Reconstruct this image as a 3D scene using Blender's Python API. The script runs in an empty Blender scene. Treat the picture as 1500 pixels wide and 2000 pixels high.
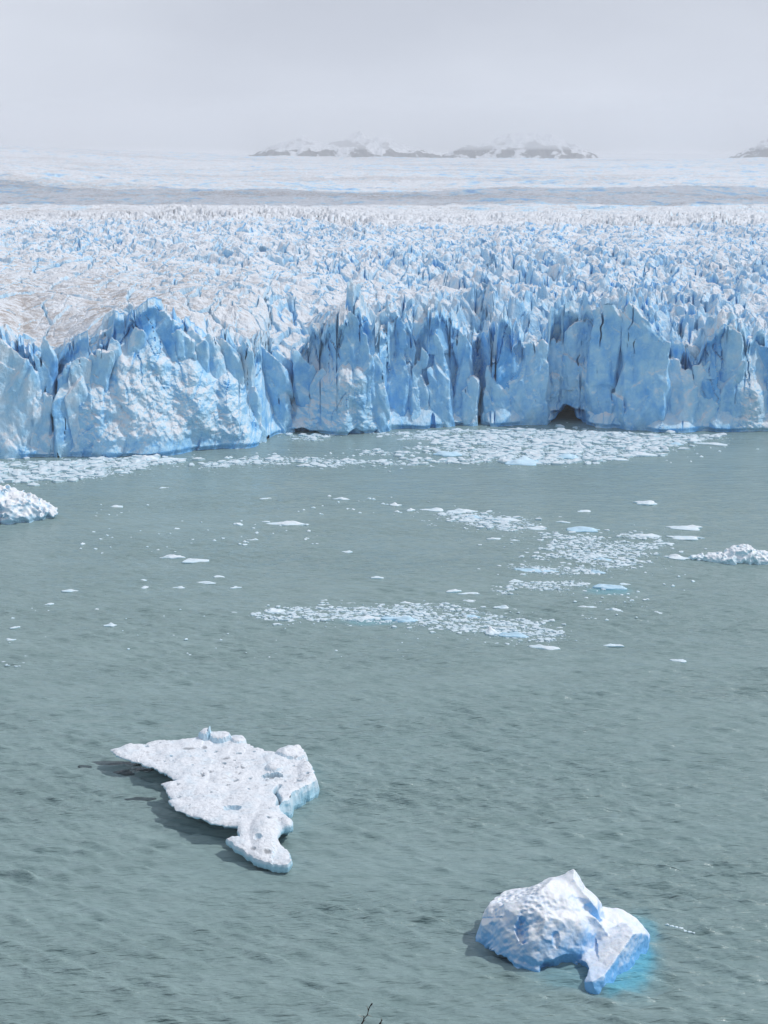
import bpy, bmesh, math, random
import numpy as np
from mathutils import Vector, Matrix
from mathutils.geometry import delaunay_2d_cdt

C = bpy.context.scene.collection
R = math.radians
PI = math.pi

# ------------------------------------------------------------------ camera
CAM_H = 120.0
FPX = 2800.0                       # focal length in pixels of the 1500 x 2000 photograph
PITCH = math.atan(670.0 / FPX)     # horizon 670 px above the middle
cam_d = bpy.data.cameras.new('camera')
cam = bpy.data.objects.new('camera', cam_d); C.objects.link(cam)
cam.location = (0, 0, CAM_H)
cam.rotation_euler = (PI / 2 - PITCH, 0, 0)
cam_d.sensor_fit = 'VERTICAL'; cam_d.sensor_height = 36.0
cam_d.lens = FPX / 2000.0 * 36.0
cam_d.clip_start = 0.1; cam_d.clip_end = 60000
bpy.context.scene.camera = cam

# ------------------------------------------------------------------ light
SUN_EL, SUN_AZ = 52.0, 84.0        # azimuth measured from +Y (view direction) towards +X
SUN_STR = 2.45
sd = bpy.data.lights.new('sun', 'SUN'); so = bpy.data.objects.new('sun', sd); C.objects.link(so)
sd.energy = SUN_STR; sd.angle = R(1.2); sd.color = (1.0, 0.98, 0.955)
svec = Vector((math.sin(R(SUN_AZ)) * math.cos(R(SUN_EL)), math.cos(R(SUN_AZ)) * math.cos(R(SUN_EL)), math.sin(R(SUN_EL))))
so.rotation_euler = svec.to_track_quat('Z', 'Y').to_euler()
so.location = (300, 200, 600)

w = bpy.data.worlds.new('World'); bpy.context.scene.world = w; w.use_nodes = True
nt = w.node_tree; nt.nodes.clear()
def wn(t, **k):
    n = nt.nodes.new(t)
    for a, b in k.items(): setattr(n, a, b)
    return n
sky = wn('ShaderNodeTexSky', sky_type='NISHITA'); sky.sun_disc = False
sky.sun_elevation = R(SUN_EL); sky.sun_rotation = R(SUN_AZ); sky.air_density = 1.2; sky.dust_density = 1.5
bg1 = wn('ShaderNodeBackground'); bg1.inputs['Strength'].default_value = 0.10
nt.links.new(sky.outputs[0], bg1.inputs['Color'])
tc = wn('ShaderNodeTexCoord'); mp = wn('ShaderNodeMapping'); mp.inputs['Scale'].default_value = (1, 1, 2.5)
nt.links.new(tc.outputs['Generated'], mp.inputs['Vector'])
nz = wn('ShaderNodeTexNoise'); nz.inputs['Scale'].default_value = 2.6; nz.inputs['Detail'].default_value = 6
nt.links.new(mp.outputs[0], nz.inputs['Vector'])
cr = wn('ShaderNodeValToRGB')      # overcast: soft grey and pale undersides
cr.color_ramp.elements[0].position = 0.36; cr.color_ramp.elements[0].color = (0.585, 0.625, 0.72, 1)
cr.color_ramp.elements[1].position = 0.62; cr.color_ramp.elements[1].color = (0.725, 0.77, 0.865, 1)
nt.links.new(nz.outputs['Fac'], cr.inputs[0])
bg2 = wn('ShaderNodeBackground')
nt.links.new(cr.outputs[0], bg2.inputs['Color'])
sep = wn('ShaderNodeSeparateXYZ'); nt.links.new(tc.outputs['Generated'], sep.inputs[0])
br = wn('ShaderNodeMapRange'); br.inputs['From Min'].default_value = 0.02; br.inputs['From Max'].default_value = 0.13; br.inputs['To Min'].default_value = 1.07; br.inputs['To Max'].default_value = 0.94
nt.links.new(sep.outputs['Z'], br.inputs['Value']); nt.links.new(br.outputs[0], bg2.inputs['Strength'])
mr = wn('ShaderNodeMapRange'); mr.inputs['From Min'].default_value = 0.25; mr.inputs['From Max'].default_value = 0.7
mr.inputs['To Min'].default_value = 0.97; mr.inputs['To Max'].default_value = 0.45
nt.links.new(sep.outputs['Z'], mr.inputs['Value'])
mx = wn('ShaderNodeMixShader'); nt.links.new(mr.outputs[0], mx.inputs[0])
nt.links.new(bg1.outputs[0], mx.inputs[1]); nt.links.new(bg2.outputs[0], mx.inputs[2])
wo = wn('ShaderNodeOutputWorld'); nt.links.new(mx.outputs[0], wo.inputs[0])

sc = bpy.context.scene
sc.view_settings.view_transform = 'Standard'; sc.view_settings.look = 'None'
sc.view_settings.exposure = 0.0; sc.view_settings.gamma = 1.0
sc.cycles.max_bounces = 6; sc.cycles.diffuse_bounces = 3; sc.cycles.glossy_bounces = 3
sc.cycles.transmission_bounces = 3; sc.cycles.volume_bounces = 1; sc.cycles.transparent_max_bounces = 6
sc.cycles.caustics_reflective = False; sc.cycles.caustics_refractive = False
sc.cycles.use_denoising = True

# ------------------------------------------------------------------ helpers: picture <-> place
def ray(px, py):
    a = (px - 750.0) / FPX; b = (1000.0 - py) / FPX
    cp, sp = math.cos(PITCH), math.sin(PITCH)
    return a, cp + b * sp, -sp + b * cp          # x, y, z
def at(px, py, z=0.0):
    x, y, dz = ray(px, py); t = (z - CAM_H) / dz
    return x * t, y * t
def proj(x, y, z):
    cp, sp = math.cos(PITCH), math.sin(PITCH)
    q = z - CAM_H
    dep = y * cp - q * sp; up = y * sp + q * cp
    return 750 + FPX * x / dep, 1000 - FPX * up / dep

# ------------------------------------------------------------------ helpers: noise in numpy
def hsh(ix, iy, iz=0, seed=0):
    with np.errstate(over='ignore'):
        h = (ix.astype(np.uint32) * np.uint32(374761393) + iy.astype(np.uint32) * np.uint32(668265263)
             + (np.asarray(iz).astype(np.uint32)) * np.uint32(2246822519) + np.uint32((seed * 3266489917 + 12345) & 0xffffffff))
        h = (h ^ (h >> np.uint32(15))) * np.uint32(2246822519)
        h = (h ^ (h >> np.uint32(13))) * np.uint32(3266489917)
        h = h ^ (h >> np.uint32(16))
    return h
def rnd(ix, iy, iz=0, seed=0):
    return (hsh(ix, iy, iz, seed) & np.uint32(0xffffff)).astype(np.float32) / np.float32(16777216.0)
def sm(t): return t * t * t * (t * (t * 6 - 15) + 10)
def n2(x, y, seed=0):
    x = np.asarray(x, np.float32); y = np.asarray(y, np.float32)
    xi = np.floor(x); yi = np.floor(y); fx = x - xi; fy = y - yi
    xi = xi.astype(np.int64); yi = yi.astype(np.int64)
    def g(a, b):
        ang = rnd(xi + a, yi + b, 0, seed) * np.float32(2 * PI)
        return np.cos(ang) * (fx - a) + np.sin(ang) * (fy - b)
    u = sm(fx); v = sm(fy)
    a = g(0, 0); b = g(1, 0); c = g(0, 1); d = g(1, 1)
    return ((a + (b - a) * u) + ((c + (d - c) * u) - (a + (b - a) * u)) * v) * 1.41
def fbm2(x, y, oct=4, seed=0, gain=0.5):
    s = 0; a = 1.0; t = 0
    for i in range(oct):
        s = s + a * n2(x * 2.03 ** i + 17.3 * i, y * 2.03 ** i - 9.1 * i, seed + i); t += a; a *= gain
    return s / t * 1.6
def n3(x, y, z, seed=0):
    xi = np.floor(x); yi = np.floor(y); zi = np.floor(z); fx = x - xi; fy = y - yi; fz = z - zi
    xi = xi.astype(np.int64); yi = yi.astype(np.int64); zi = zi.astype(np.int64)
    u, v, q = sm(fx), sm(fy), sm(fz)
    def g(a, b, c): return rnd(xi + a, yi + b, zi + c, seed) * 2 - 1
    def l(a, b, t): return a + (b - a) * t
    return l(l(l(g(0,0,0), g(1,0,0), u), l(g(0,1,0), g(1,1,0), u), v), l(l(g(0,0,1), g(1,0,1), u), l(g(0,1,1), g(1,1,1), u), v), q)
def fbm3(x, y, z, oct=4, seed=0, gain=0.5):
    s = 0; a = 1.0; t = 0
    for i in range(oct):
        k = 2.07 ** i
        s = s + a * n3(x * k + 3.1 * i, y * k + 7.7 * i, z * k - 5.3 * i, seed + i); t += a; a *= gain
    return s / t * 1.3
def worley(x, y, seed=0, jit=0.9):
    x = np.asarray(x, np.float32); y = np.asarray(y, np.float32)
    xi = np.floor(x).astype(np.int64); yi = np.floor(y).astype(np.int64)
    f1 = np.full(x.shape, 9, np.float32); f2 = f1.copy()
    cx = np.zeros_like(f1); cy = np.zeros_like(f1); rid = np.zeros_like(f1)
    for a in (-1, 0, 1):
        for b in (-1, 0, 1):
            px = xi + a + 0.5 + (rnd(xi + a, yi + b, 1, seed) - 0.5) * jit
            py = yi + b + 0.5 + (rnd(xi + a, yi + b, 2, seed) - 0.5) * jit
            dx = (px - x).astype(np.float32); dy = (py - y).astype(np.float32)
            d = np.sqrt(dx * dx + dy * dy)
            m = d < f1
            f2 = np.where(m, f1, np.minimum(f2, d)); f1 = np.where(m, d, f1)
            cx = np.where(m, -dx, cx); cy = np.where(m, -dy, cy)
            rid = np.where(m, rnd(xi + a, yi + b, 3, seed), rid)
    return f1, f2, rid, cx, cy         # cx, cy: offset of the point from its cell's centre
def r2(rid, k):                        # further random numbers from a cell's own
    v = np.sin(rid * 7919.13 + k * 37.7) * 43758.5453
    return v - np.floor(v)
def facets(x, y, seed=0, slopes=((0, .5), (1.6, .9), (3.1, 1.4), (4.7, .9)), amp=0.5, sx=1.0, sy=1.0, var=0.5, jit=1.0):
    """broken ice: the upper hull of leaning pyramids, one to a cell; continuous, with flat faces and sharp edges (x, y in cells, sx, sy the cell in metres)"""
    x = np.asarray(x, np.float32); y = np.asarray(y, np.float32)
    xi = np.floor(x).astype(np.int64); yi = np.floor(y).astype(np.int64)
    best = np.full(x.shape, -1e9, np.float32); rid = np.zeros_like(best)
    for a in (-1, 0, 1):
        for b in (-1, 0, 1):
            i, j = xi + a, yi + b
            dx = ((x - i - 0.5 - (rnd(i, j, 1, seed) - 0.5) * jit) * sx).astype(np.float32)
            dy = ((y - j - 0.5 - (rnd(i, j, 2, seed) - 0.5) * jit) * sy).astype(np.float32)
            h = None; r4 = rnd(i, j, 4, seed); r5 = rnd(i, j, 5, seed)
            for k, (th, sl) in enumerate(slopes):
                t = th + (r4 - .5) * 1.1 + (r5 - .5) * (0.7 if k % 2 else -0.7)
                q = (dx * np.cos(t) + dy * np.sin(t)) * (sl * (1 + (rnd(i, j, 6 + k, seed) - .5) * 2 * var))
                h = q if h is None else np.maximum(h, q)
            v = rnd(i, j, 3, seed) * amp - h
            m = v > best; best = np.where(m, v, best); rid = np.where(m, rnd(i, j, 12, seed), rid)
    return best, rid
def sstep(x, a, b):
    t = np.clip((x - a) / (b - a), 0, 1); return t * t * (3 - 2 * t)

# ------------------------------------------------------------------ helpers: objects
def set_props(o, label=None, cat=None, group=None, kind=None):
    if label: o['label'] = label
    if cat: o['category'] = cat
    if group: o['group'] = group
    if kind: o['kind'] = kind
    return o
def mesh_from(name, verts, faces, mat, parent=None, smooth=True, attrs=None):
    me = bpy.data.meshes.new(name)
    verts = np.asarray(verts, np.float32); faces = np.asarray(faces, np.int32)
    k = faces.shape[1]
    me.vertices.add(len(verts)); me.vertices.foreach_set('co', verts.ravel())
    me.loops.add(faces.size); me.loops.foreach_set('vertex_index', faces.ravel())
    me.polygons.add(len(faces)); me.polygons.foreach_set('loop_start', np.arange(0, faces.size, k, dtype=np.int32))
    me.polygons.foreach_set('use_smooth', np.full(len(faces), smooth, dtype=bool))
    me.update(calc_edges=True)
    for a, v in (attrs or {}).items():
        at_ = me.attributes.new(a, 'FLOAT', 'POINT'); at_.data.foreach_set('value', np.asarray(v, np.float32).ravel())
    me.materials.append(mat)
    o = bpy.data.objects.new(name, me); C.objects.link(o)
    if parent is not None: o.parent = parent
    return o
def grid_faces(nr, nc):
    i = np.arange(nr * nc, dtype=np.int32).reshape(nr, nc)
    return np.stack([i[:-1, :-1], i[:-1, 1:], i[1:, 1:], i[1:, :-1]], -1).reshape(-1, 4)
def empty(name, loc=(0, 0, 0), rz=0):
    o = bpy.data.objects.new(name, None); C.objects.link(o); o.location = loc; o.rotation_euler = (0, 0, rz)
    o.empty_display_size = 0.5
    return o

# ------------------------------------------------------------------ helpers: materials
class MT:
    def __init__(s, name):
        s.m = bpy.data.materials.new(name); s.m.use_nodes = True; s.t = s.m.node_tree; s.t.nodes.clear()
        s.out = s.n('ShaderNodeOutputMaterial'); s.b = s.n('ShaderNodeBsdfPrincipled'); s.l(s.b.outputs[0], s.out.inputs['Surface'])
    def n(s, t, ins=None, **k):
        n = s.t.nodes.new(t)
        for a, b in k.items(): setattr(n, a, b)
        for a, b in (ins or {}).items(): n.inputs[a].default_value = b
        return n
    def l(s, a, b): s.t.links.new(a, b)
    def noise(s, scale, detail=4, rough=0.55, stretch=(1, 1, 1), coord=None, rot=(0, 0, 0)):
        g = coord or s.n('ShaderNodeNewGeometry').outputs['Position']
        mp = s.n('ShaderNodeMapping'); mp.inputs['Scale'].default_value = stretch; mp.inputs['Rotation'].default_value = rot
        s.l(g, mp.inputs['Vector'])
        n = s.n('ShaderNodeTexNoise', {'Scale': scale, 'Detail': detail, 'Roughness': rough}); s.l(mp.outputs[0], n.inputs['Vector'])
        return n.outputs['Fac']
    def rng(s, v, a, b, c=0.0, d=1.0, smooth=False):
        n = s.n('ShaderNodeMapRange', {'From Min': a, 'From Max': b, 'To Min': c, 'To Max': d})
        if smooth: n.interpolation_type = 'SMOOTHSTEP'
        s.l(v, n.inputs['Value']); return n.outputs[0]
    def math(s, op, a, b=None, clamp=False):
        n = s.n('ShaderNodeMath', operation=op); n.use_clamp = clamp
        for i, v in ((0, a), (1, b)):
            if v is None: continue
            if isinstance(v, (int, float)): n.inputs[i].default_value = v
            else: s.l(v, n.inputs[i])
        return n.outputs[0]
    def mix(s, f, a, b):
        n = s.n('ShaderNodeMix', data_type='RGBA')
        for i, v in ((0, f), (6, a), (7, b)):
            if isinstance(v, (int, float)): n.inputs[i].default_value = v
            elif isinstance(v, tuple): n.inputs[i].default_value = (*v, 1)
            else: s.l(v, n.inputs[i])
        return n.outputs[2]
    def attr(s, name): return s.n('ShaderNodeAttribute', attribute_name=name).outputs['Fac']
    def bump(s, h, dist, strength=1.0, nrm=None):
        n = s.n('ShaderNodeBump', {'Strength': strength, 'Distance': dist}); s.l(h, n.inputs['Height'])
        if nrm is not None: s.l(nrm, n.inputs['Normal'])
        return n.outputs[0]

WHITE = (0.80, 0.84, 0.89); PALE = (0.68, 0.85, 0.97); BLUE = (0.40, 0.72, 0.97); DEEP = (0.12, 0.45, 0.90)
DIRT = (0.40, 0.35, 0.32)

def glacier_material():
    m = MT('glacier_ice')
    geo = m.n('ShaderNodeNewGeometry'); sp = m.n('ShaderNodeSeparateXYZ'); m.l(geo.outputs['Normal'], sp.inputs[0])
    pos = geo.outputs['Position']
    nzv = sp.outputs['Z']
    blue = m.attr('blue'); dirt = m.attr('dirt')
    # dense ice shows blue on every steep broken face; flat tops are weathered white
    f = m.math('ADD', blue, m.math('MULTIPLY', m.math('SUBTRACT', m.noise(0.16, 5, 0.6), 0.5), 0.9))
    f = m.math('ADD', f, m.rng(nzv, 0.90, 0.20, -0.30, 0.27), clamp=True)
    ramp = m.n('ShaderNodeValToRGB'); e = ramp.color_ramp.elements
    e[0].position = 0.12; e[0].color = (*WHITE, 1); e[1].position = 1.0; e[1].color = (*DEEP, 1)
    a = e.new(0.33); a.color = (*PALE, 1); a = e.new(0.62); a.color = (*BLUE, 1)
    m.l(f, ramp.inputs[0])
    # dust lies in streaks on the upper faces
    st = m.noise(0.22, 6, 0.68, (0.55, 1.7, 1.0), rot=(0, 0, R(-25)))
    st2 = m.noise(0.045, 3, 0.5)
    d = m.math('MULTIPLY', m.rng(st, 0.42, 0.64), m.rng(nzv, 0.35, 0.9))
    d = m.math('MULTIPLY', d, m.math('MULTIPLY', dirt, m.rng(st2, 0.35, 0.6, 0.35, 1.0)), clamp=True)
    m.l(m.mix(m.math('MULTIPLY', d, 0.85), ramp.outputs[0], DIRT), m.b.inputs['Base Color'])
    m.b.inputs['Roughness'].default_value = 0.55
    m.b.inputs['Specular IOR Level'].default_value = 0.25
    b1 = m.bump(m.noise(0.50, 6, 0.64, (1, 1, .55)), 1.6, 0.85)
    m.l(m.bump(m.noise(2.2, 4, 0.65), 0.40, 0.8, b1), m.b.inputs['Normal'])
    return m.m
M_GL = glacier_material()

# ------------------------------------------------------------------ water
def build_water():
    m = MT('lake_water')
    pos = m.n('ShaderNodeNewGeometry').outputs['Position']
    big = m.noise(0.012, 4, 0.55, (0.6, 1.6, 1)); med = m.noise(0.10, 4, 0.6, (0.5, 1.3, 1))
    col = m.mix(m.rng(big, 0.3, 0.7), (0.235, 0.332, 0.332), (0.258, 0.355, 0.352))
    col = m.mix(m.rng(med, 0.35, 0.75, 0, 0.5), col, (0.175, 0.255, 0.250))
    m.l(m.mix(m.attr('shelf'), col, (0.13, 0.47, 0.60)), m.b.inputs['Base Color'])  # underwater glow is a tint mixed into the base colour
    m.l(m.rng(big, 0.35, 0.65, 0.10, 0.22), m.b.inputs['Roughness'])
    m.b.inputs['IOR'].default_value = 1.333
    cd = m.n('ShaderNodeCameraData').outputs['View Distance']
    rip = m.noise(1.0, 4, 0.6, (0.30, 1.2, 1), rot=(0, 0, R(-14)))
    rip2 = m.noise(0.36, 3, 0.55, (0.24, 1.2, 1), rot=(0, 0, R(-17)))
    calm = m.math('MULTIPLY', m.rng(m.noise(0.02, 3, 0.5, (0.5, 1.8, 1)), 0.35, 0.62, 0.55, 1.0), m.rng(cd, 330, 640, 1.0, 0.35))
    b1 = m.n('ShaderNodeBump', {'Distance': 0.60}); m.l(rip, b1.inputs['Height']); m.l(calm, b1.inputs['Strength'])
    b2 = m.n('ShaderNodeBump', {'Distance': 1.8}); m.l(rip2, b2.inputs['Height']); m.l(calm, b2.inputs['Strength']); m.l(b1.outputs[0], b2.inputs['Normal'])
    m.l(b2.outputs[0], m.b.inputs['Normal'])
    ain = np.linspace(-0.31, 0.31, 950)
    aw = np.concatenate([np.linspace(-1.1, -0.32, 40), ain, np.linspace(0.32, 1.1, 40)])
    d = np.concatenate([np.linspace(8, 140, 30), 145 * np.exp(np.arange(0, 1000) * math.log(900 / 145) / 1000), np.linspace(930, 1500, 5)])
    A, D = np.meshgrid(aw, d)
    X = np.sin(A) * D; Y = np.cos(A) * D
    rw = np.random.RandomState(12)
    h = np.zeros(X.shape, np.float32); Xf = X.astype(np.float32); Yf = Y.astype(np.float32)
    for i in range(64):
        lam = 1.7 * (5.6 / 1.7) ** rw.rand(); th = R(-16) + rw.randn() * 0.28
        kx, ky = 2 * PI / lam * math.sin(-th), 2 * PI / lam * math.cos(-th)
        h += (0.0085 * lam ** 1.0) * np.sin(kx * Xf + ky * Yf + rw.rand() * 6.28)
    h = h + 0.35 * np.abs(h) * np.sign(h) * (h > 0)          # crests a little sharper than the troughs
    gust = 0.80 + 0.45 * sstep(fbm2(X * 0.011, Y * 0.02, 3, 41), -0.35, 0.4)
    near = np.clip((700 - D) / 420, 0.12, 1)
    Z = 1.0 * h * gust * near * sstep(D, 20, 140)
    # turquoise glow of drowned ice by bergs and floes, painted into the water colour
    shelf_glow = np.zeros_like(X)
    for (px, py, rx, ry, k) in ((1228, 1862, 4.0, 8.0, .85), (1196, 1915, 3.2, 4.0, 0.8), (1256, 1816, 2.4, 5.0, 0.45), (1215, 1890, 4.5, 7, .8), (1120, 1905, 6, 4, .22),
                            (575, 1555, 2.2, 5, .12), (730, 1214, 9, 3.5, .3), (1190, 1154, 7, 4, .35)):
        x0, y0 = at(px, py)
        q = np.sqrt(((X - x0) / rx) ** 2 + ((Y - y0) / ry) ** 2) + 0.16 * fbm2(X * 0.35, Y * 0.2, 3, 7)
        shelf_glow = np.maximum(shelf_glow, k * (0.65 * sstep(q, 1.15, 0.6) + 0.35 * sstep(q, 1.7, 0.6)))
    v = np.stack([X, Y, Z], -1).reshape(-1, 3)
    o = mesh_from('water', v, grid_faces(len(d), len(aw)), m.m, attrs={'shelf': shelf_glow})
    set_props(o, kind='structure')
build_water()

# ------------------------------------------------------------------ surface nets for the icebergs
def surfnets(F, org, h):
    s = F < 0
    nx, ny, nz_ = F.shape
    acc = np.zeros((nx - 1, ny - 1, nz_ - 1, 3), np.float32); cnt = np.zeros((nx - 1, ny - 1, nz_ - 1), np.float32)
    cor = [(a, b, c) for a in (0, 1) for b in (0, 1) for c in (0, 1)]
    sl = lambda A, o: A[o[0]:A.shape[0] - 1 + o[0], o[1]:A.shape[1] - 1 + o[1], o[2]:A.shape[2] - 1 + o[2]]
    for a in cor:
        for ax in range(3):
            if a[ax]: continue
            b = list(a); b[ax] = 1
            fa = sl(F, a); fb = sl(F, b); m = (fa < 0) != (fb < 0)
            t = np.where(m, fa / np.where(m, fa - fb, 1), 0)
            for k in range(3):
                acc[..., k] += np.where(m, a[k] + (t if k == ax else 0), 0)
            cnt += m
    act = cnt > 0
    idx = np.full(act.shape, -1, np.int64); idx[act] = np.arange(act.sum())
    I = np.argwhere(act)
    V = (I + acc[act] / cnt[act][:, None]) * h + np.array(org)
    Q = []
    for ax in range(3):
        u, v_ = (ax + 1) % 3, (ax + 2) % 3
        A = [slice(None)] * 3; Bs = [slice(None)] * 3
        A[ax] = slice(0, -1); Bs[ax] = slice(1, None)
        m = s[tuple(A)] != s[tuple(Bs)]
        E = np.argwhere(m)
        E = E[(E[:, u] > 0) & (E[:, v_] > 0) & (E[:, u] < F.shape[u] - 1) & (E[:, v_] < F.shape[v_] - 1)]
        fl = s[tuple(E.T)]
        du = np.zeros(3, int); du[u] = 1; dv = np.zeros(3, int); dv[v_] = 1
        q = np.stack([idx[tuple((E - du - dv).T)], idx[tuple((E - dv).T)], idx[tuple(E.T)], idx[tuple((E - du).T)]], -1)
        q[~fl] = q[~fl][:, ::-1]
        Q.append(q)
    return V, np.concatenate(Q)
def smin(a, b, k):
    h = np.clip(0.5 + 0.5 * (b - a) / k, 0, 1); return b * (1 - h) + a * h - k * h * (1 - h)
def ell(X, Y, Z, c, r, rot=0.0):
    x, y, z = X - c[0], Y - c[1], Z - c[2]
    cc, ss = math.cos(rot), math.sin(rot); x, y = x * cc + y * ss, -x * ss + y * cc
    k = np.sqrt((x / r[0]) ** 2 + (y / r[1]) ** 2 + (z / r[2]) ** 2); return (k - 1) * min(r)
def cutp(F, X, Y, Z, n, d):        # keep n.p < d
    n = np.array(n, float); n /= np.linalg.norm(n)
    return np.maximum(F, X * n[0] + Y * n[1] + Z * n[2] - d)

def grid3(lo, hi, h):
    ax = [np.arange(lo[i], hi[i], h, dtype=np.float32) for i in range(3)]
    return np.meshgrid(*ax, indexing='ij')
# ------------------------------------------------------------------ glacier
BASE = [(-400, 897), (0, 897), (60, 894), (200, 893), (300, 888), (420, 880), (490, 874), (512, 866), (530, 853), (552, 848), (620, 846), (680, 850), (752, 843),
        (765, 838), (850, 836), (915, 832), (935, 826), (960, 832), (1060, 830), (1110, 829), (1150, 834), (1250, 842), (1350, 845), (1420, 845), (1500, 842), (1900, 845)]
CREST = [(-400, 645), (0, 645), (50, 672), (100, 700), (140, 690), (200, 650), (240, 615), (290, 608), (330, 612), (370, 640), (420, 662), (470, 668), (520, 682),
         (560, 700), (600, 700), (640, 665), (680, 622), (700, 624), (730, 650), (760, 618), (800, 640), (850, 655), (890, 700), (930, 735), (960, 690), (1000, 682),
         (1050, 684), (1090, 650), (1130, 622), (1170, 612), (1212, 612), (1250, 645), (1290, 680), (1330, 705), (1370, 690), (1400, 655), (1440, 655), (1480, 672), (1500, 690), (1900, 655)]
SETB = [(-400, 24), (0, 24), (60, 36), (130, 28), (200, 22), (300, 24), (420, 30), (500, 28), (600, 26), (660, 12), (760, 9), (850, 11), (920, 26), (970, 8), (1060, 10), (1130, 14), (1210, 12), (1300, 22), (1400, 10), (1500, 16), (1900, 16)]
def lerpl(L, x): return np.interp(x, [a for a, _ in L], [b for _, b in L])

NC = 1150
pxs = np.linspace(-230, 1730, NC)
bx = np.zeros(NC); by = np.zeros(NC)
for j, p in enumerate(pxs):
    bx[j], by[j] = at(p, float(lerpl(BASE, p)))
dist0 = np.hypot(bx, by); gx = bx / dist0; gy = by / dist0
arc = np.concatenate([[0], np.cumsum(np.hypot(np.diff(bx), np.diff(by)))])
setb = lerpl(SETB, pxs)
crest_z = np.zeros(NC)
for j, p in enumerate(pxs):
    yc = float(lerpl(CREST, p)); r = ray(p, yc); dd = dist0[j] + setb[j]
    t = dd / math.hypot(r[0], r[1]); crest_z[j] = CAM_H + r[2] * t
k_ = np.hanning(9); k_ /= k_.sum()
crest_z = np.convolve(np.pad(crest_z, 4, 'edge'), k_, 'valid') - 3.5

LEFTP = ([600, 900, 1300, 2450], [58, 57.5, 58, 60])
RIGHTP = ([600, 700, 800, 1000, 1300, 1700, 2450], [37, 37, 37, 41, 45, 49.5, 56])
FARP = ([2450, 2750, 3300, 4500, 7000, 10000, 12500], [58, 54, 54.5, 62, 95, 150, 215])
PIN, PINID = facets(arc / 7.5 + 0.35 * n2(arc * .06, arc * 0, 9), arc * 0 + 0.4, 640, ((0.1, .9), (2.9, 1.3), (1.57, .1), (4.71, .1)), 5.0, 7.5, 16.0, .5)
PINR = np.clip(-PIN * 0.7 - 0.2, -3.5, 4.5)
def base_level(P, D):
    L = np.interp(D, *LEFTP); Rr = np.interp(D, *RIGHTP)
    k = sstep(P, 380, 860)
    z = L * (1 - k) + Rr * k
    f = np.interp(D, *FARP) + sstep(D, 7000, 11500) * (sstep(P, 700, -100) * 95 - sstep(P, 800, 1500) * 10)
    xx = D * (P - 750) / FPX
    und = sstep(D, 2600, 3800) * (16 * fbm2(xx * .0011, D * .0005, 3, 333) + 55 * np.exp(-((P + 60) / 260) ** 2 - ((D - 5600) / 900) ** 2) + 10 * np.exp(-((P - 1350) / 300) ** 2 - ((D - 3900) / 700) ** 2))
    return np.where(D < 2450, z, f + und)

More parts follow.
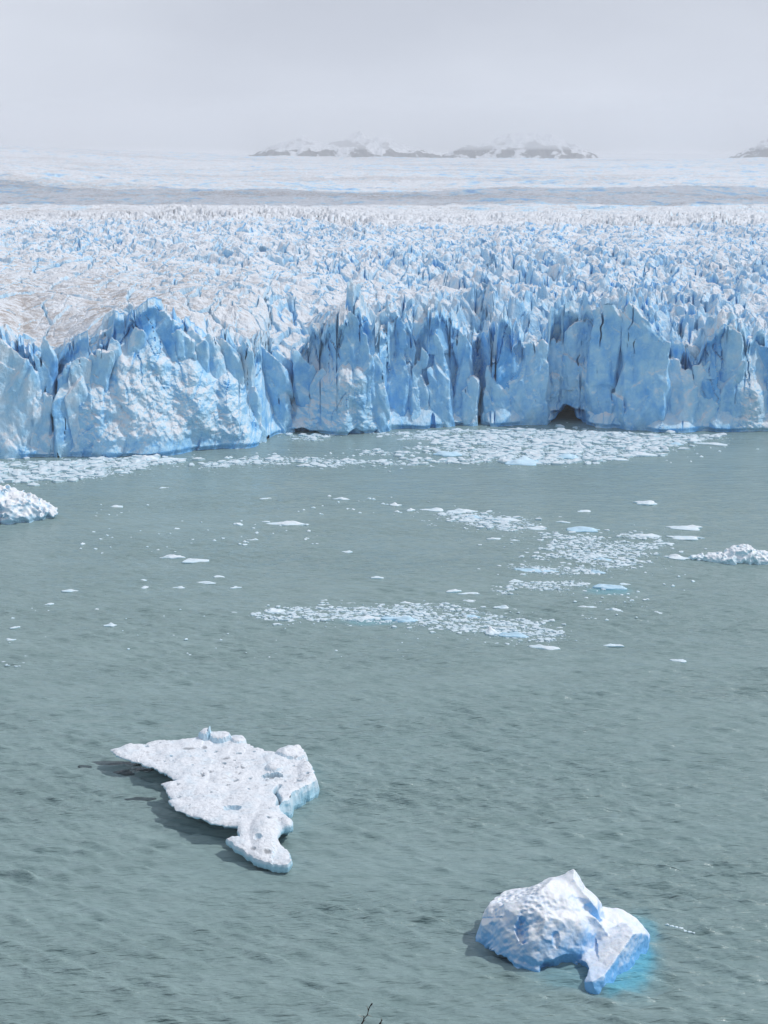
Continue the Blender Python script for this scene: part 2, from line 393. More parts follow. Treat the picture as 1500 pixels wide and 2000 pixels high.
def field(X, Y, P, T, D):
    """height, blueness and dirt of the serac field; T is the distance behind the crest"""
    X = X.astype(np.float32); Y = Y.astype(np.float32)
    cz = np.broadcast_to(crest_z[None, :], X.shape)
    base = base_level(P, D)
    k = sstep(T, 0, 95)
    z = cz * (1 - k) + base * k
    De = D + 330 * sstep(P, 450, -50) + 260 * fbm2(X * .0022, D * .0015, 3, 57)      # the seracs give way to smoother ice along an uneven line
    nearf = sstep(De, 2700, 1900)
    # the direction of the crevasses turns across the picture
    ang = R(62) - R(34) * sstep(P, 250, 900)
    wob = fbm2(X * 0.012, Y * 0.008, 3, 70)
    ca, sa = math.cos(0.95), math.sin(0.95)
    calm = sstep(P, 720, 200) * sstep(T, 420, 60) * sstep(T, -5, 18)      # the smoother dirty shoulder on the left
    # big humps
    z = z + (fbm2(X * 0.010, Y * 0.007, 3, 51) * 5.0 + fbm2(X * 0.028, Y * 0.016, 2, 52) * 3.0) * sstep(T, 5, 60) * nearf * (1 - 0.45 * calm)
    # seracs: tilted flat-topped blocks parted by narrow crevasses; every block is broken off steeply on its left
    Xw = X + 5 * n2(X * .05, Y * .03, 61) + 1.0 * n2(X * .25, Y * .2, 62); Yw = Y + 8 * n2(X * .04, Y * .03, 63) + 1.0 * n2(X * .22, Y * .2, 64)
    def rot(a_): return Xw * math.cos(a_) + Yw * math.sin(a_), -Xw * math.sin(a_) + Yw * math.cos(a_)
    amp = (0.50 + 0.75 * sstep(fbm2(X * .006, Y * .004, 2, 91), -0.45, 0.5)) * (1 - 0.85 * calm) 
    amp = (amp * (1 + 0.45 * sstep(T, 220, 40) * sstep(P, 480, 700)) * (0.85 + 0.55 * sstep(P, 500, 1000) * sstep(D, 1700, 900))) * nearf + 0.10 * (1 - nearf)
    U, V = rot(R(-18))
    # large rafts
    f1, f2, rid, cx, cy = worley(U / 21.0, V / 40.0, 80)
    e0 = f2 - f1
    raft, _ = facets(U / 20, V / 34, 79, ((0, .10), (1.6, .16), (3.1, .42), (4.7, .22)), 4.0, 20, 34)
    z = z + (0.25 * nearf + 0.75 * nearf * sstep(T, 4, 25)) * (raft * 0.9 + (r2(rid, 1) - .5) * 2.0)
    crL = np.clip(1 - e0 / 0.05, 0, 1); z = z - crL * 4 * nearf * sstep(T, 4, 15)
    fa, rid = facets(U / 10.5, V / 15.0, 81, ((0, .40), (1.5, .65), (3.1, 2.1), (4.7, .8)), 9.5, 10.5, 15.0)
    f1, f2, _c, cx, cy = worley(U / 8.0 + .4 * n2(X * .1, Y * .07, 7), V / 17.0, 85, 1.0)
    e = (f2 - f1)
    crev = np.clip(1 - e / (0.08 + 0.14 * r2(_c, 4)), 0, 1) * (r2(_c, 5) > .35)
    z = z + amp * (np.maximum(fa, -4) * 0.95 - crev ** 0.8 * (3 + 8 * r2(_c, 6)))
    U2, V2 = rot(R(20))
    fine = sstep(D, 2300, 900)
    fb, gid = facets(U2 / 3.2, V2 / 5.0, 82, ((0, .4), (1.5, .6), (3.1, 1.8), (4.7, .8)), 2.3, 3.2, 5.0)
    z = z + (amp * 0.85 + 0.12 * nearf) * (0.3 + 0.7 * fine) * np.maximum(fb, -2) * .9
    e2 = np.clip(-fb, 0, 2) ; e2 = 0.25 - e2 * .12
    fc, hid = facets(U / 1.4, V / 2.2, 83, ((0, .4), (1.5, .6), (3.1, 1.5), (4.7, .8)), 0.8, 1.4, 2.2)
    z = z + (0.30 + 0.6 * amp) * sstep(D, 1300, 750) * fc * .8
    z = z + fbm2(X * 0.5, Y * 0.4, 3, 95) * 0.15 * fine
    # steps down to the pinnacles that stand in front of the crest
    S_ = np.broadcast_to(arc[None, :], X.shape)
    pn, _ = facets(S_ / 7.5 + 0.35 * n2(S_ * .06, S_ * 0, 9), T / 16 + 0.4, 640, ((0.1, .9), (2.9, 1.3), (1.57, .1), (4.71, .1)), 5.0, 7.5, 16.0, .5)
    pk_ = np.where(T < 40, sstep(T, 26, 6) * np.clip(pn * 2.2 + 1.5, -13, 8), 0)
    z = z + pk_ * (1 - .5 * sstep(P, 960, 1000) * sstep(P, 1290, 1240))
    step = (1 - sstep(T, 2 + 9 * r2(rid, 9), 5 + 14 * r2(rid, 9))) * (r2(rid, 10) ** 1.5) * 6
    z = z - step * sstep(cz, 15, 40) * (1 - .4 * sstep(P, 1130, 1160) * sstep(P, 1280, 1240))
    # beyond: gentle folded icefield
    farf = sstep(De, 2150, 2750)
    fq, fid = facets(X / 24 + n2(X * .01, Y * .006, 3), Y / 50, 96, ((0, .12), (1.5, .2), (3.1, .4), (4.7, .25)), 5.0, 24, 50)
    z = z + farf * fq * .8
    z = z + farf * (fbm2(X * 0.004, Y * 0.0022, 4, 97) * 4.0 + fbm2(X * 0.02, Y * 0.011, 3, 98) * 2.2 - 1.2 * np.abs(n2(X * .05, Y * .03, 99)))
    blue = 0.14 + crev * 0.50 * (0.4 + 0.6 * amp) + np.clip(-fa, 0, 6) * 0.07 * amp + np.clip(1 - e2 / 0.25, 0, 1) * 0.10 + (r2(rid, 8) - 0.5) * 0.16 + (r2(gid, 8) - 0.5) * 0.16
    blue = blue * (1 - 0.5 * calm) + 0.13 * sstep(P, 450, 1100)
    blue = blue * (1 - 0.6 * farf) + farf * (0.30 + (r2(fid, 5) - .5) * .5 + 0.35 * fbm2(X * .0012, Y * .0006, 3, 93) + 0.9 * fbm2(X * .016, Y * .006, 4, 92))
    band = sstep(fbm2(X * 0.0008 + Y * .0003, Y * 0.0016, 4, 94), 0.0, 0.45)
    dirt = 0.55 + 0.9 * calm + 0.18 * sstep(P, 700, 200) + farf * (1.6 * band + 1.2 * np.clip(fbm2(X * .008, Y * .004, 4, 90), 0, 1))
    dirt = dirt * (1 - 0.35 * sstep(P, 700, 1500)) + 0.25 * farf
    return z, blue, dirt, (e, rid, crev, fb)

# the blades and towers of ice that make the front: middle px, width px, top y, foot y (0 = water), metres back,
# where the peak sits (-1 left edge .. 1 right edge), drop of the top edge in metres per metre to the left / right of the peak, lean, side taper, blueness
SER = [
 (-140, 90, 650, 0, 0, -.3, .5, .4, .05, .10, .42), (-60, 70, 660, 0, 3, .2, .4, .7, 0, .12, .36),
 (22, 120, 632, 0, 1, -.7, .3, 1.10, 0.06, .06, .26), (97, 34, 668, 0, 9, .1, 1.4, 1.8, .03, .05, .44), (84, 46, 757, 0, 1, -.1, .5, .9, .02, .08, .30),
 (133, 38, 716, 0, 3, .6, .9, 1.2, .02, .06, .50), (165, 46, 700, 0, 4, .1, .4, .6, .0, .05, .22), (198, 44, 690, 770, 6, 0, .5, .5, .05, .10, .35),
 (226, 56, 628, 740, 20, .5, .9, .6, .10, .04, .30), (233, 30, 648, 745, 9, -.1, 1.9, 1.9, -.02, .10, .42), (270, 30, 638, 735, 10, .1, 1.5, 1.7, 0, .08, .34),
 (255, 60, 600, 700, 26, .3, .6, .8, .1, .03, .22),
 (322, 92, 606, 715, 14, .1, .55, .75, .03, .03, .50), (365, 40, 650, 730, 10, -.2, .5, .8, 0, .05, .36), (390, 36, 648, 745, 13, -.5, .5, 1.0, -.04, .05, .36),
 (424, 38, 655, 770, 13, -.3, .6, .9, -.05, .05, .32), (455, 34, 668, 790, 12, -.6, .5, 1.1, -.08, .04, .40), (484, 34, 664, 0, 12, -.5, .6, 1.0, -.08, .04, .30),
 (535, 58, 672, 0, 7, -.6, .5, 1.1, -.10, .04, .42), (560, 36, 690, 0, 12, -.4, .4, .9, -.10, .05, .52), (604, 44, 690, 0, 6, -.7, .5, 1.2, -.14, .03, .52),
 (640, 40, 720, 0, 7, -.2, .5, .9, -.08, .06, .36), (655, 36, 660, 790, 14, .4, .8, 1.0, 0, .06, .44),
 (690, 58, 611, 0, 3, -.25, 1.1, 1.5, .02, .10, .46), (714, 34, 611, 800, 9, .1, 1.6, 2.2, -.02, .07, .50), (733, 30, 700, 0, 1, 0, .9, 1.2, -.03, .06, .42),
 (766, 46, 607, 0, 3, -.1, 1.2, 1.4, -.03, .06, .48), (797, 28, 633, 0, 3, .2, 1.9, 1.9, 0, .06, .50), (829, 38, 604, 790, 10, -.1, 1.1, 1.3, -.02, .05, .44), (822, 30, 690, 0, 1, .1, .8, .8, 0, .05, .40),
 (858, 30, 648, 0, 2, -.3, 1.2, 1.6, -.03, .05, .48), (878, 26, 628, 810, 8, .1, 1.9, 1.9, -.02, .05, .40), (900, 28, 655, 0, 4, 0, 1.6, 1.7, -.03, .05, .46), (916, 22, 735, 0, 0, .1, 1.3, 1.3, -.02, .05, .38),
 (1008, 112, 664, 0, 1, -.35, .55, .18, .015, .05, .40), (1088, 46, 655, 752, 5, .5, .7, .3, .02, .03, .34), (1132, 54, 618, 748, 6, .5, .8, .3, .02, .03, .40),
 (1176, 50, 606, 0, 3, .0, .35, .25, .0, .03, .48), (1252, 92, 604, 0, 1, -.82, 1.8, .80, -.01, .03, .46), (1206, 34, 612, 0, 7, 0, .6, .9, 0, .03, .56),
 (1318, 60, 690, 0, 3, -.4, .5, .85, -.04, .04, .30), (1345, 50, 676, 790, 14, -.3, .4, .8, -.06, .04, .22), (1376, 46, 700, 0, 4, .2, .8, .6, -.02, .04, .34), (1417, 46, 634, 0, 5, .1, 1.3, 1.0, -.01, .05, .38),
 (1468, 74, 640, 800, 5, -.85, 1.8, .75, 0, .03, .58), (1540, 90, 660, 0, 2, .1, .5, .6, 0, .06, .40), (1630, 90, 640, 0, 3, -.3, .7, .5, 0, .06, .42),
]
def build_seracs(root):
    for n_, (pc, wp, yt, yf, back, pkx, dl, dr, lean, tap, blu) in enumerate(SER):
        rs = np.random.RandomState(1000 + n_)
        x0, y0 = at(pc, float(lerpl(BASE, pc))); dd = math.hypot(x0, y0); ux, uy = x0 / dd, y0 / dd
        back = back + (4.0 if yf else 0.5); dt = dd + back + 2
        r = ray(pc, yt); H = CAM_H + r[2] * dt / math.hypot(r[0], r[1])
        if yf:
            r = ray(pc, yf); z0 = CAM_H + r[2] * (dt) / math.hypot(r[0], r[1])
        else: z0 = -1.5
        W = wp * dt / FPX; dep = rs.uniform(13, 20); hgt = H - z0
        h = 0.42
        X, Y, Z = grid3((-W / 2 - 3 - abs(lean) * hgt, -3.0, z0 - 2), (W / 2 + 3 + abs(lean) * hgt, dep, H + 3), h)
        t = (Z - z0) / hgt
        sx = X - lean * hgt * (t - .5) + 1.0 * n3(Z * .06 + n_, Y * .05, X * 0, 900 + n_)
        half = W / 2
        yaw = rs.uniform(-.38, .42) if W < 22 else rs.uniform(-.12, .18)
        F = np.maximum(np.abs(sx) - half - tap * hgt * (0.55 - t), -(Y - (0.06 + .10 * rs.rand()) * (Z - z0) + sx * math.tan(yaw)))
        # chamfered corners, some faces turned
        a1, a2 = rs.uniform(.5, 1.1), rs.uniform(.5, 1.1)
        F = np.maximum(F, (-math.sin(a1) * sx - math.cos(a1) * Y) - half * math.sin(a1) * rs.uniform(.45, .95))
        F = np.maximum(F, (math.sin(a2) * sx - math.cos(a2) * Y) - half * math.sin(a2) * rs.uniform(.45, .95))
        px_ = pkx * half
        topz = H - np.where(sx < px_, (px_ - sx) * dl, (sx - px_) * dr) - (Y - 3) * rs.uniform(.05, .45) * (Y > 3) + 1.1 * n3(sx * .35, Y * .3, Z * 0 + n_, 950) + .5 * n3(sx * 1.1, Y * .9, Z * 0 + n_, 951)
        F = np.maximum(F, (Z - topz) * 0.75)
        F = np.maximum(F, Y - dep + 1)
        fr, fid = facets((sx + Z * .12) / 5.0 + n_ * 7.3, Z / 20.0 + Y * .03, 230, ((0.2, .55), (2.9, .60), (1.57, .14), (4.71, .09)), 3.2, 5.0, 20.0, .7)
        fs, _ = facets((sx - Z * .2) / 2.2 + n_ * 3.3, Z / 5.5 + Y * .1, 231, ((0.2, .4), (2.9, .4), (1.57, .2), (4.71, .15)), .9, 2.2, 5.5, .6)
        F = F - np.clip(fr, -2.0, 3.5) * 1.25 - fs * .80 + 1.2 + 1.2 * n3(X * .11, Y * .11, Z * .07, 955 + n_)
        F = F + .30 * fbm3(X * .5, Y * .5, Z * .25, 3, 960)
        gro = np.zeros_like(F)
        for g_ in range(int(W / 9) + (rs.rand() > .5)):
            sg = rs.uniform(-.42, .42) * W; zt = z0 + hgt * rs.choice([1.1, 1.1, rs.uniform(.4, .8)]); zb = zt - hgt * rs.uniform(.25, .75)
            wid = 0.12 + .5 * rs.rand() ** 2
            lat = np.abs(sx - sg - 2.4 * n3(Z * .07, X * 0, X * 0 + g_ + n_ * 3, 970) - .7 * n3(Z * .3, X * 0, X * 0 + g_, 971)) - wid * (.5 + .9 * n3(Z * .2, X * 0, X * 0 + g_, 972)) * sstep(Z, zb, zb + 12) * sstep(Z, zt + 3, zt - 3)
            c_ = np.maximum(lat, Y - 3.5 - .1 * (Z - z0))
            c_ = np.where((Z > zb) & (Z < zt + 3), c_, 9)
            F = np.maximum(F, -c_); gro = np.maximum(gro, (c_ < .5))
        V, Q = surfnets(F.astype(np.float32), (X[0, 0, 0], Y[0, 0, 0], Z[0, 0, 0]), h)
        if len(V) == 0: continue
        zr = (V[:, 2] - z0) / hgt
        bl = blu + .12 * fbm2(V[:, 0] * .15 + n_, V[:, 2] * .08, 3, 980) + .03 * sstep(V[:, 2], 6, 0) + .10 * (n3(V[:, 0] * .3 + n_, V[:, 1] * .3, V[:, 2] * .12, 981)) - .16 * sstep(zr, .86, 1.02)
        th = math.atan2(ux, uy)
        c, s_ = math.cos(-th), math.sin(-th)
        Xw = x0 + ux * back + V[:, 0] * c - V[:, 1] * s_; Yw = y0 + uy * back + V[:, 0] * s_ + V[:, 1] * c
        mesh_from('serac', np.stack([Xw, Yw - 660, V[:, 2]], -1), Q, M_GL, root, smooth=False, attrs={'blue': bl, 'dirt': .25 * sstep(zr, .8, 1)})

def build_glacier():
    root = empty('glacier', (0, 660, 0))
    set_props(root, 'huge crevassed glacier of white and blue ice ending in a cliff at the lake', 'glacier')
    # rows behind the crest
    T = np.concatenate([np.arange(0, 60, 0.42), 60 + np.cumsum(0.42 * np.exp(np.arange(1, 1150) * 0.00118))])
    T = T[T < 2100]
    NR = len(T)
    TT, _ = np.meshgrid(T, pxs, indexing='ij')
    # --- the wall
    NV = 190
    vv = np.linspace(-0.035, 1.0, NV)
    # crest row first, to know how high each column of the wall goes
    PP = np.broadcast_to(pxs[None, :], TT.shape)
    D0 = dist0[None, :] + setb[None, :] + TT + PINR[None, :] * np.exp(-TT / 7.0)
    Xp = gx[None, :] * D0; Yp = gy[None, :] * D0
    zt, bl, di, ex = field(Xp, Yp, PP, TT, D0)
    e0 = ex[0][0]; id0 = ex[1][0]; cr0 = ex[2][0]; e20 = ex[3][0]
    top = np.maximum(zt[0], 8.0); zt[0] = top
    kk = np.hanning(31); kk /= kk.sum(); tsm = np.convolve(np.pad(top, 15, 'edge'), kk, 'valid'); tsm = np.minimum(tsm, top + 5)
    wt = sstep(vv, 0.72, 1.0)[:, None]
    Zw = vv[:, None] * (tsm[None, :] * (1 - wt) + top[None, :] * wt)
    P2 = np.broadcast_to(pxs[None, :], Zw.shape); S2 = np.broadcast_to(arc[None, :], Zw.shape)
    h = np.clip(vv, 0, 1)[:, None]
    S = setb[None, :] * (h ** 1.35)                 # lean of the wall
    # pillars: cells along the front, whose joints wander with height
    Sw = S2 + 6.0 * n2(S2 * 0.02, Zw * 0.035, 201) + 2.2 * n2(S2 * 0.1, Zw * 0.09, 202) + 0.7 * n2(S2 * .4, Zw * .3, 203)
    env = h * (1 - h) * 4
    f1, f2, rid, cx, cy = worley(Sw / 15.0, Zw / 95.0 + 3.3, 203, 1.0)
    e = f2 - f1
    g1, g2, gid, dx, dy = worley((Sw + Zw * 0.12) / 6.0 + 40, Zw / 26.0 + 1.7, 204, 1.0)
    eg = g2 - g1
    k1, k2, kid, kx, ky = worley((Sw - Zw * 0.2) / 3.0 + 40, Zw / 7.0 + 1.7, 214, 1.0)
    rough = np.zeros_like(Zw)                       # rubbly collapsed faces
    for (a, b, lo, hi, kk) in ((140, 490, 0.08, 0.70, 1.0), (20, 100, 0, .6, .6), (560, 745, 0.0, 0.55, 0.75), (925, 960, 0, .9, .7), (1060, 1160, .18, .5, .5), (1435, 1500, 0, 0.5, 1.0), (470, 560, .2, .8, .35)):
        rough = np.maximum(rough, kk * sstep(P2, a - 12, a + 25) * sstep(P2, b + 12, b - 25) * sstep(h, lo - .05, lo + .08) * sstep(h, hi + .12, hi - .1))
    sol = 1 - 0.7 * rough
    up_ = sstep(h, 0.0, 0.5)
    # each slab is a plane turned a little to one side (negative relief stands forward)
    S = S + (cx * 15 * (r2(rid, 2) - 0.5) * 0.25) * sol * (0.4 + 0.6 * up_)
    crack = np.clip(1 - e / 0.05, 0, 1)
    cbot = 0.1 + 0.75 * r2(rid, 3)
    crackh = sstep(h, cbot - 0.12, cbot + 0.12)
    S = S + crack * crackh * 2.0 * sol * (r2(rid, 6) > .6)
    W3 = ((0.2, .45), (2.9, .55), (1.57, .10), (4.71, .05))
    w1, wid = facets((Sw + Zw * .10) / 9.0, Zw / 34.0, 220, W3, 5.0, 9.0, 34.0, .6)
    S = S - w1 * 0.95 * sol * (0.4 + 0.6 * up_)
    w2, wid2 = facets((Sw - Zw * .15) / 3.6 + 9, Zw / 12.0, 221, ((0.1, .5), (3.0, .5), (1.57, .16), (4.71, .08)), 1.9, 3.6, 12.0, .6)
    S = S - w2 * 0.85 * (0.5 + .5 * sol)
    cr2 = np.clip(1 - eg / 0.06, 0, 1) * (r2(gid, 5) > .70)
    S = S + cr2 * 1.8 * sol * sstep(h, r2(gid, 4) * .6, r2(gid, 4) * .6 + .2)
    S = S + fbm3(S2 * 0.05, Zw * 0.03, Zw * 0 + .5, 3, 205) * 6.0
    w3, wid3 = facets((S2 + Zw * .35) / 2.6, (Zw - S2 * .25) / 2.4, 222, ((0, .6), (1.3, .8), (3.0, .7), (4.6, .5)), 1.6, 2.6, 2.4, .5)
    w4, wid4 = facets((S2 + Zw * .2) / 7.0, Zw / 6.0, 223, ((0, .4), (1.3, .5), (3.0, .4), (4.6, .3)), 2.6, 7.0, 6.0, .5)
    S = S - rough * (w3 * .9 + w4 * .9 + fbm3(S2 * .8, Zw * .8, Zw * 0 + 1.5, 2, 208) * .3)
    S = S + fbm3(S2 * 0.6, Zw * 0.35, Zw * 0 + 4.5, 3, 209) * 0.18
    # undercut at the waterline
    notch = sstep(Zw, 2.2 + 1.2 * n2(S2 * .05, S2 * 0, 211), 0.4) * (1.3 + 1.3 * n2(S2 * 0.03, S2 * 0, 210))
    S = S + np.clip(notch, 0, 4) * 1.3
    # caves melted in at the water: middle px, half width px, height m, depth m
    cavd = np.zeros_like(Zw)
    for (cp, hw, hh, dpt) in ((1112, 50, 9.8, 9), (1108, 30, 6.4, 30), (935, 24, 3.2, 12), (885, 20, 2.3, 6), (590, 34, 2.6, 6), (515, 12, 4.5, 7), (693, 18, 2.4, 6), (738, 10, 1.8, 5), (845, 6, 8, 2.5)):
        q = 1 - np.abs((P2 - cp) / hw) ** 1.3 - np.clip(Zw / hh, 0, 9) ** 1.3 + 0.35 * n2(S2 * .22, Zw * .3, 213)
        c_ = sstep(q, 0.0, 0.35) * dpt
        S = S + c_; cavd = np.maximum(cavd, c_ / dpt)
    # arch-shaped break above the big cave
    q = np.sqrt(((P2 - 1112) / 95) ** 2 + (Zw / 21.0) ** 2)
    S = S + sstep(q, 1.05, 0.9) * 2.2 * sstep(Zw, -5, 3)
    # come back to the crest line at the top
    S = S + (1 - rough) * 7.0 * sstep(h, 0.0, 0.25) * sstep(h, 1.0, 0.85) + PINR[None, :] * sstep(h, 0.25, 0.95)
    kk_ = sstep(h, 0.93, 1.0)
    S = S * (1 - kk_) + (setb + PINR)[None, :] * kk_
    Dw = dist0[None, :] + S
    Xw_ = gx[None, :] * Dw; Yw_ = gy[None, :] * Dw
    blw = 0.50 + 0.14 * (r2(rid, 7) - 0.5) + 0.18 * (r2(wid, 7) - 0.5) + 0.08 * (r2(wid2, 7) - 0.5) + np.clip(-w1, 0, 5) * .06 + crack * crackh * 0.25 + cr2 * 0.2 + 0.12 * fbm2(S2 * .03, Zw * .05, 3, 215) - 0.17 * rough - 0.10 * sstep(h, 0.82, 1.0)
    blw = blw + 0.04 * sstep(Zw, 5, 0) + cavd * 0.3 + 0.10 * sstep(P2, 0, 60) * sstep(P2, 140, 60)
    dw = np.zeros_like(Zw) + 0.35 * sstep(h, 0.8, 1.0)
    X = np.concatenate([Xw_, Xp[1:]]); Y = np.concatenate([Yw_, Yp[1:]]); Z = np.concatenate([Zw, zt[1:]])
    B = np.concatenate([blw, bl[1:]]); Dd = np.concatenate([dw, di[1:]])
    v = np.stack([X, Y - 660, Z], -1)
    cut = NV - 1 
    o = mesh_from('ice_cliff', v[:cut + 1].reshape(-1, 3), grid_faces(cut + 1, NC), M_GL, root, smooth=False, attrs={'blue': B[:cut + 1], 'dirt': Dd[:cut + 1]})
    o2 = mesh_from('serac_field', v[cut:].reshape(-1, 3), grid_faces(len(v) - cut, NC), M_GL, root, smooth=False, attrs={'blue': B[cut:], 'dirt': Dd[cut:]})
    build_seracs(root)
    # --- the icefield beyond
    D = (dist0 + setb)[None, :] + T[-1]
    n = 520
    q = np.linspace(0, 1, n)[:, None]
    DD = D * (1 - q) + 0; 
    DD = D * np.exp(q * np.log(12500 / D))
    Pf = np.broadcast_to(pxs[None, :], DD.shape)
    Xf = gx[None, :] * DD; Yf = gy[None, :] * DD
    zf, bf, df, _ = field(Xf, Yf, Pf, DD - (dist0 + setb)[None, :], DD)
    o3 = mesh_from('icefield', np.stack([Xf, Yf, zf - 0.0], -1).reshape(-1, 3), grid_faces(n, NC), M_GL, attrs={'blue': bf, 'dirt': df})
    set_props(o3, kind='structure')
build_glacier()

# ------------------------------------------------------------------ mountains in the mist
def build_mountains():
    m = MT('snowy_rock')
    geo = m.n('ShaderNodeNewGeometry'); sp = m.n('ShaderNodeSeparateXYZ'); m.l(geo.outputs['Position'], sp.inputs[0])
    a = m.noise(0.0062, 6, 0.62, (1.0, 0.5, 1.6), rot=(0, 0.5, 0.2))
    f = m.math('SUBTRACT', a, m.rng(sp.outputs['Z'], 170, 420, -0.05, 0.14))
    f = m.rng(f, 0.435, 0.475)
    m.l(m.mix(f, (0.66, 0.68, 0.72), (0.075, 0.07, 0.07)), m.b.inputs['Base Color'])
    m.b.inputs['Roughness'].default_value = 0.85
    for (p0, p1, prof, dist) in (
        (500, 870, [(500, 306), (560, 282), (600, 272), (650, 285), (705, 262), (760, 275), (800, 292), (850, 306), (880, 318)], 12800),
        (850, 1160, [(850, 312), (880, 292), (930, 285), (960, 272), (1010, 262), (1060, 268), (1110, 290), (1150, 312)], 13100),
        (1370, 1800, [(1370, 322), (1410, 300), (1450, 280), (1500, 255), (1600, 235), (1700, 260), (1800, 320)], 12900)):
        nc, nr = 260, 90
        ps = np.linspace(p0, p1, nc); Pp, Q = np.meshgrid(ps, np.linspace(0, 1, nr))
        yt = np.interp(Pp, [a for a, _ in prof], [b for _, b in prof])
        ang = np.arctan2(Pp - 750, FPX * math.cos(PITCH))
        el = (330 - yt) / FPX * 1.055
        top = CAM_H + dist * el
        Dd = dist - 900 + Q * 2600
        foot = 60.0
        shape = np.where(Q < 0.42, sstep(Q, 0, 0.42) ** 0.8, 1 - sstep(Q, 0.42, 1.0))
        X = np.sin(ang) * Dd; Y = np.cos(ang) * Dd
        rid = 1 - np.abs(fbm2(X * 0.004, Y * 0.003, 4, 301)) * 2
        Z = foot + (top - foot) * shape * (0.86 + 0.14 * rid) + fbm2(X * 0.012, Y * 0.01, 4, 305) * 22 * shape
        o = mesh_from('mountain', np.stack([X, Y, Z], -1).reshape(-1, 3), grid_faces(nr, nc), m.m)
        set_props(o, kind='structure')
build_mountains()

def ice_material(name, c_top, c_side, scallop=0.0, dirt=0.0, bumps=(1.2, 0.25), sss=0.0, low=2.2):
    m = MT(name)
    geo = m.n('ShaderNodeNewGeometry'); sp = m.n('ShaderNodeSeparateXYZ'); m.l(geo.outputs['Normal'], sp.inputs[0])
    pz = m.n('ShaderNodeSeparateXYZ'); m.l(geo.outputs['Position'], pz.inputs[0])
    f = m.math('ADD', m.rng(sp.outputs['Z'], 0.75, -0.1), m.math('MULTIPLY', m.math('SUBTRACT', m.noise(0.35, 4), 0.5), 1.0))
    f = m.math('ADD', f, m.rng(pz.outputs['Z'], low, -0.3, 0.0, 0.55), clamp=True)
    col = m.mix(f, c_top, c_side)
    if dirt:
        d = m.math('MULTIPLY', m.rng(m.noise(0.9, 6, 0.7, (1, 2.2, 1)), 0.50, 0.72), m.rng(m.noise(0.15, 3), 0.35, 0.6, 0.3, 1))
        col = m.mix(m.math('MULTIPLY', m.math('MULTIPLY', d, m.rng(sp.outputs['Z'], 0.3, 0.9)), dirt), col, (0.34, 0.33, 0.34))
    col = m.mix(m.math('MULTIPLY', m.attr('soil'), 0.65), col, (0.10, 0.11, 0.13))
    m.l(col, m.b.inputs['Base Color'])
    m.b.inputs['Roughness'].default_value = 0.4; m.b.inputs['Specular IOR Level'].default_value = 0.35
    if sss:
        m.b.inputs['Subsurface Weight'].default_value = sss; m.b.inputs['Subsurface Radius'].default_value = (0.3, 0.9, 1.5); m.b.inputs['Subsurface Scale'].default_value = 0.8
    b = m.bump(m.noise(bumps[0], 5, 0.6), bumps[1], 0.7)
    m.l(b, m.b.inputs['Normal'])
    return m.m
M_BERG = ice_material('berg_ice', (0.85, 0.88, 0.92), (0.20, 0.50, 0.88), sss=0.06, low=3.2)
M_LEFT = ice_material('lumpy_berg_ice', (0.84, 0.85, 0.87), (0.42, 0.66, 0.84), dirt=0.6, bumps=(0.8, 0.4))
M_SLAB = ice_material('slab_ice', (0.79, 0.82, 0.86), (0.40, 0.68, 0.84), dirt=0.8, bumps=(2.2, 0.3))
M_FLOE = ice_material('floe_ice', (0.84, 0.87, 0.90), (0.50, 0.74, 0.85), bumps=(1.5, 0.2))
M_FLOEB = ice_material('blue_floe_ice', (0.62, 0.79, 0.90), (0.35, 0.64, 0.82), bumps=(1.5, 0.15))
M_BRASH = ice_material('brash_ice', (0.72, 0.77, 0.81), (0.46, 0.64, 0.72), bumps=(2.0, 0.1))

def local_frame(px, py):
    x, y = at(px, py); return x, y, -math.atan2(x, y)

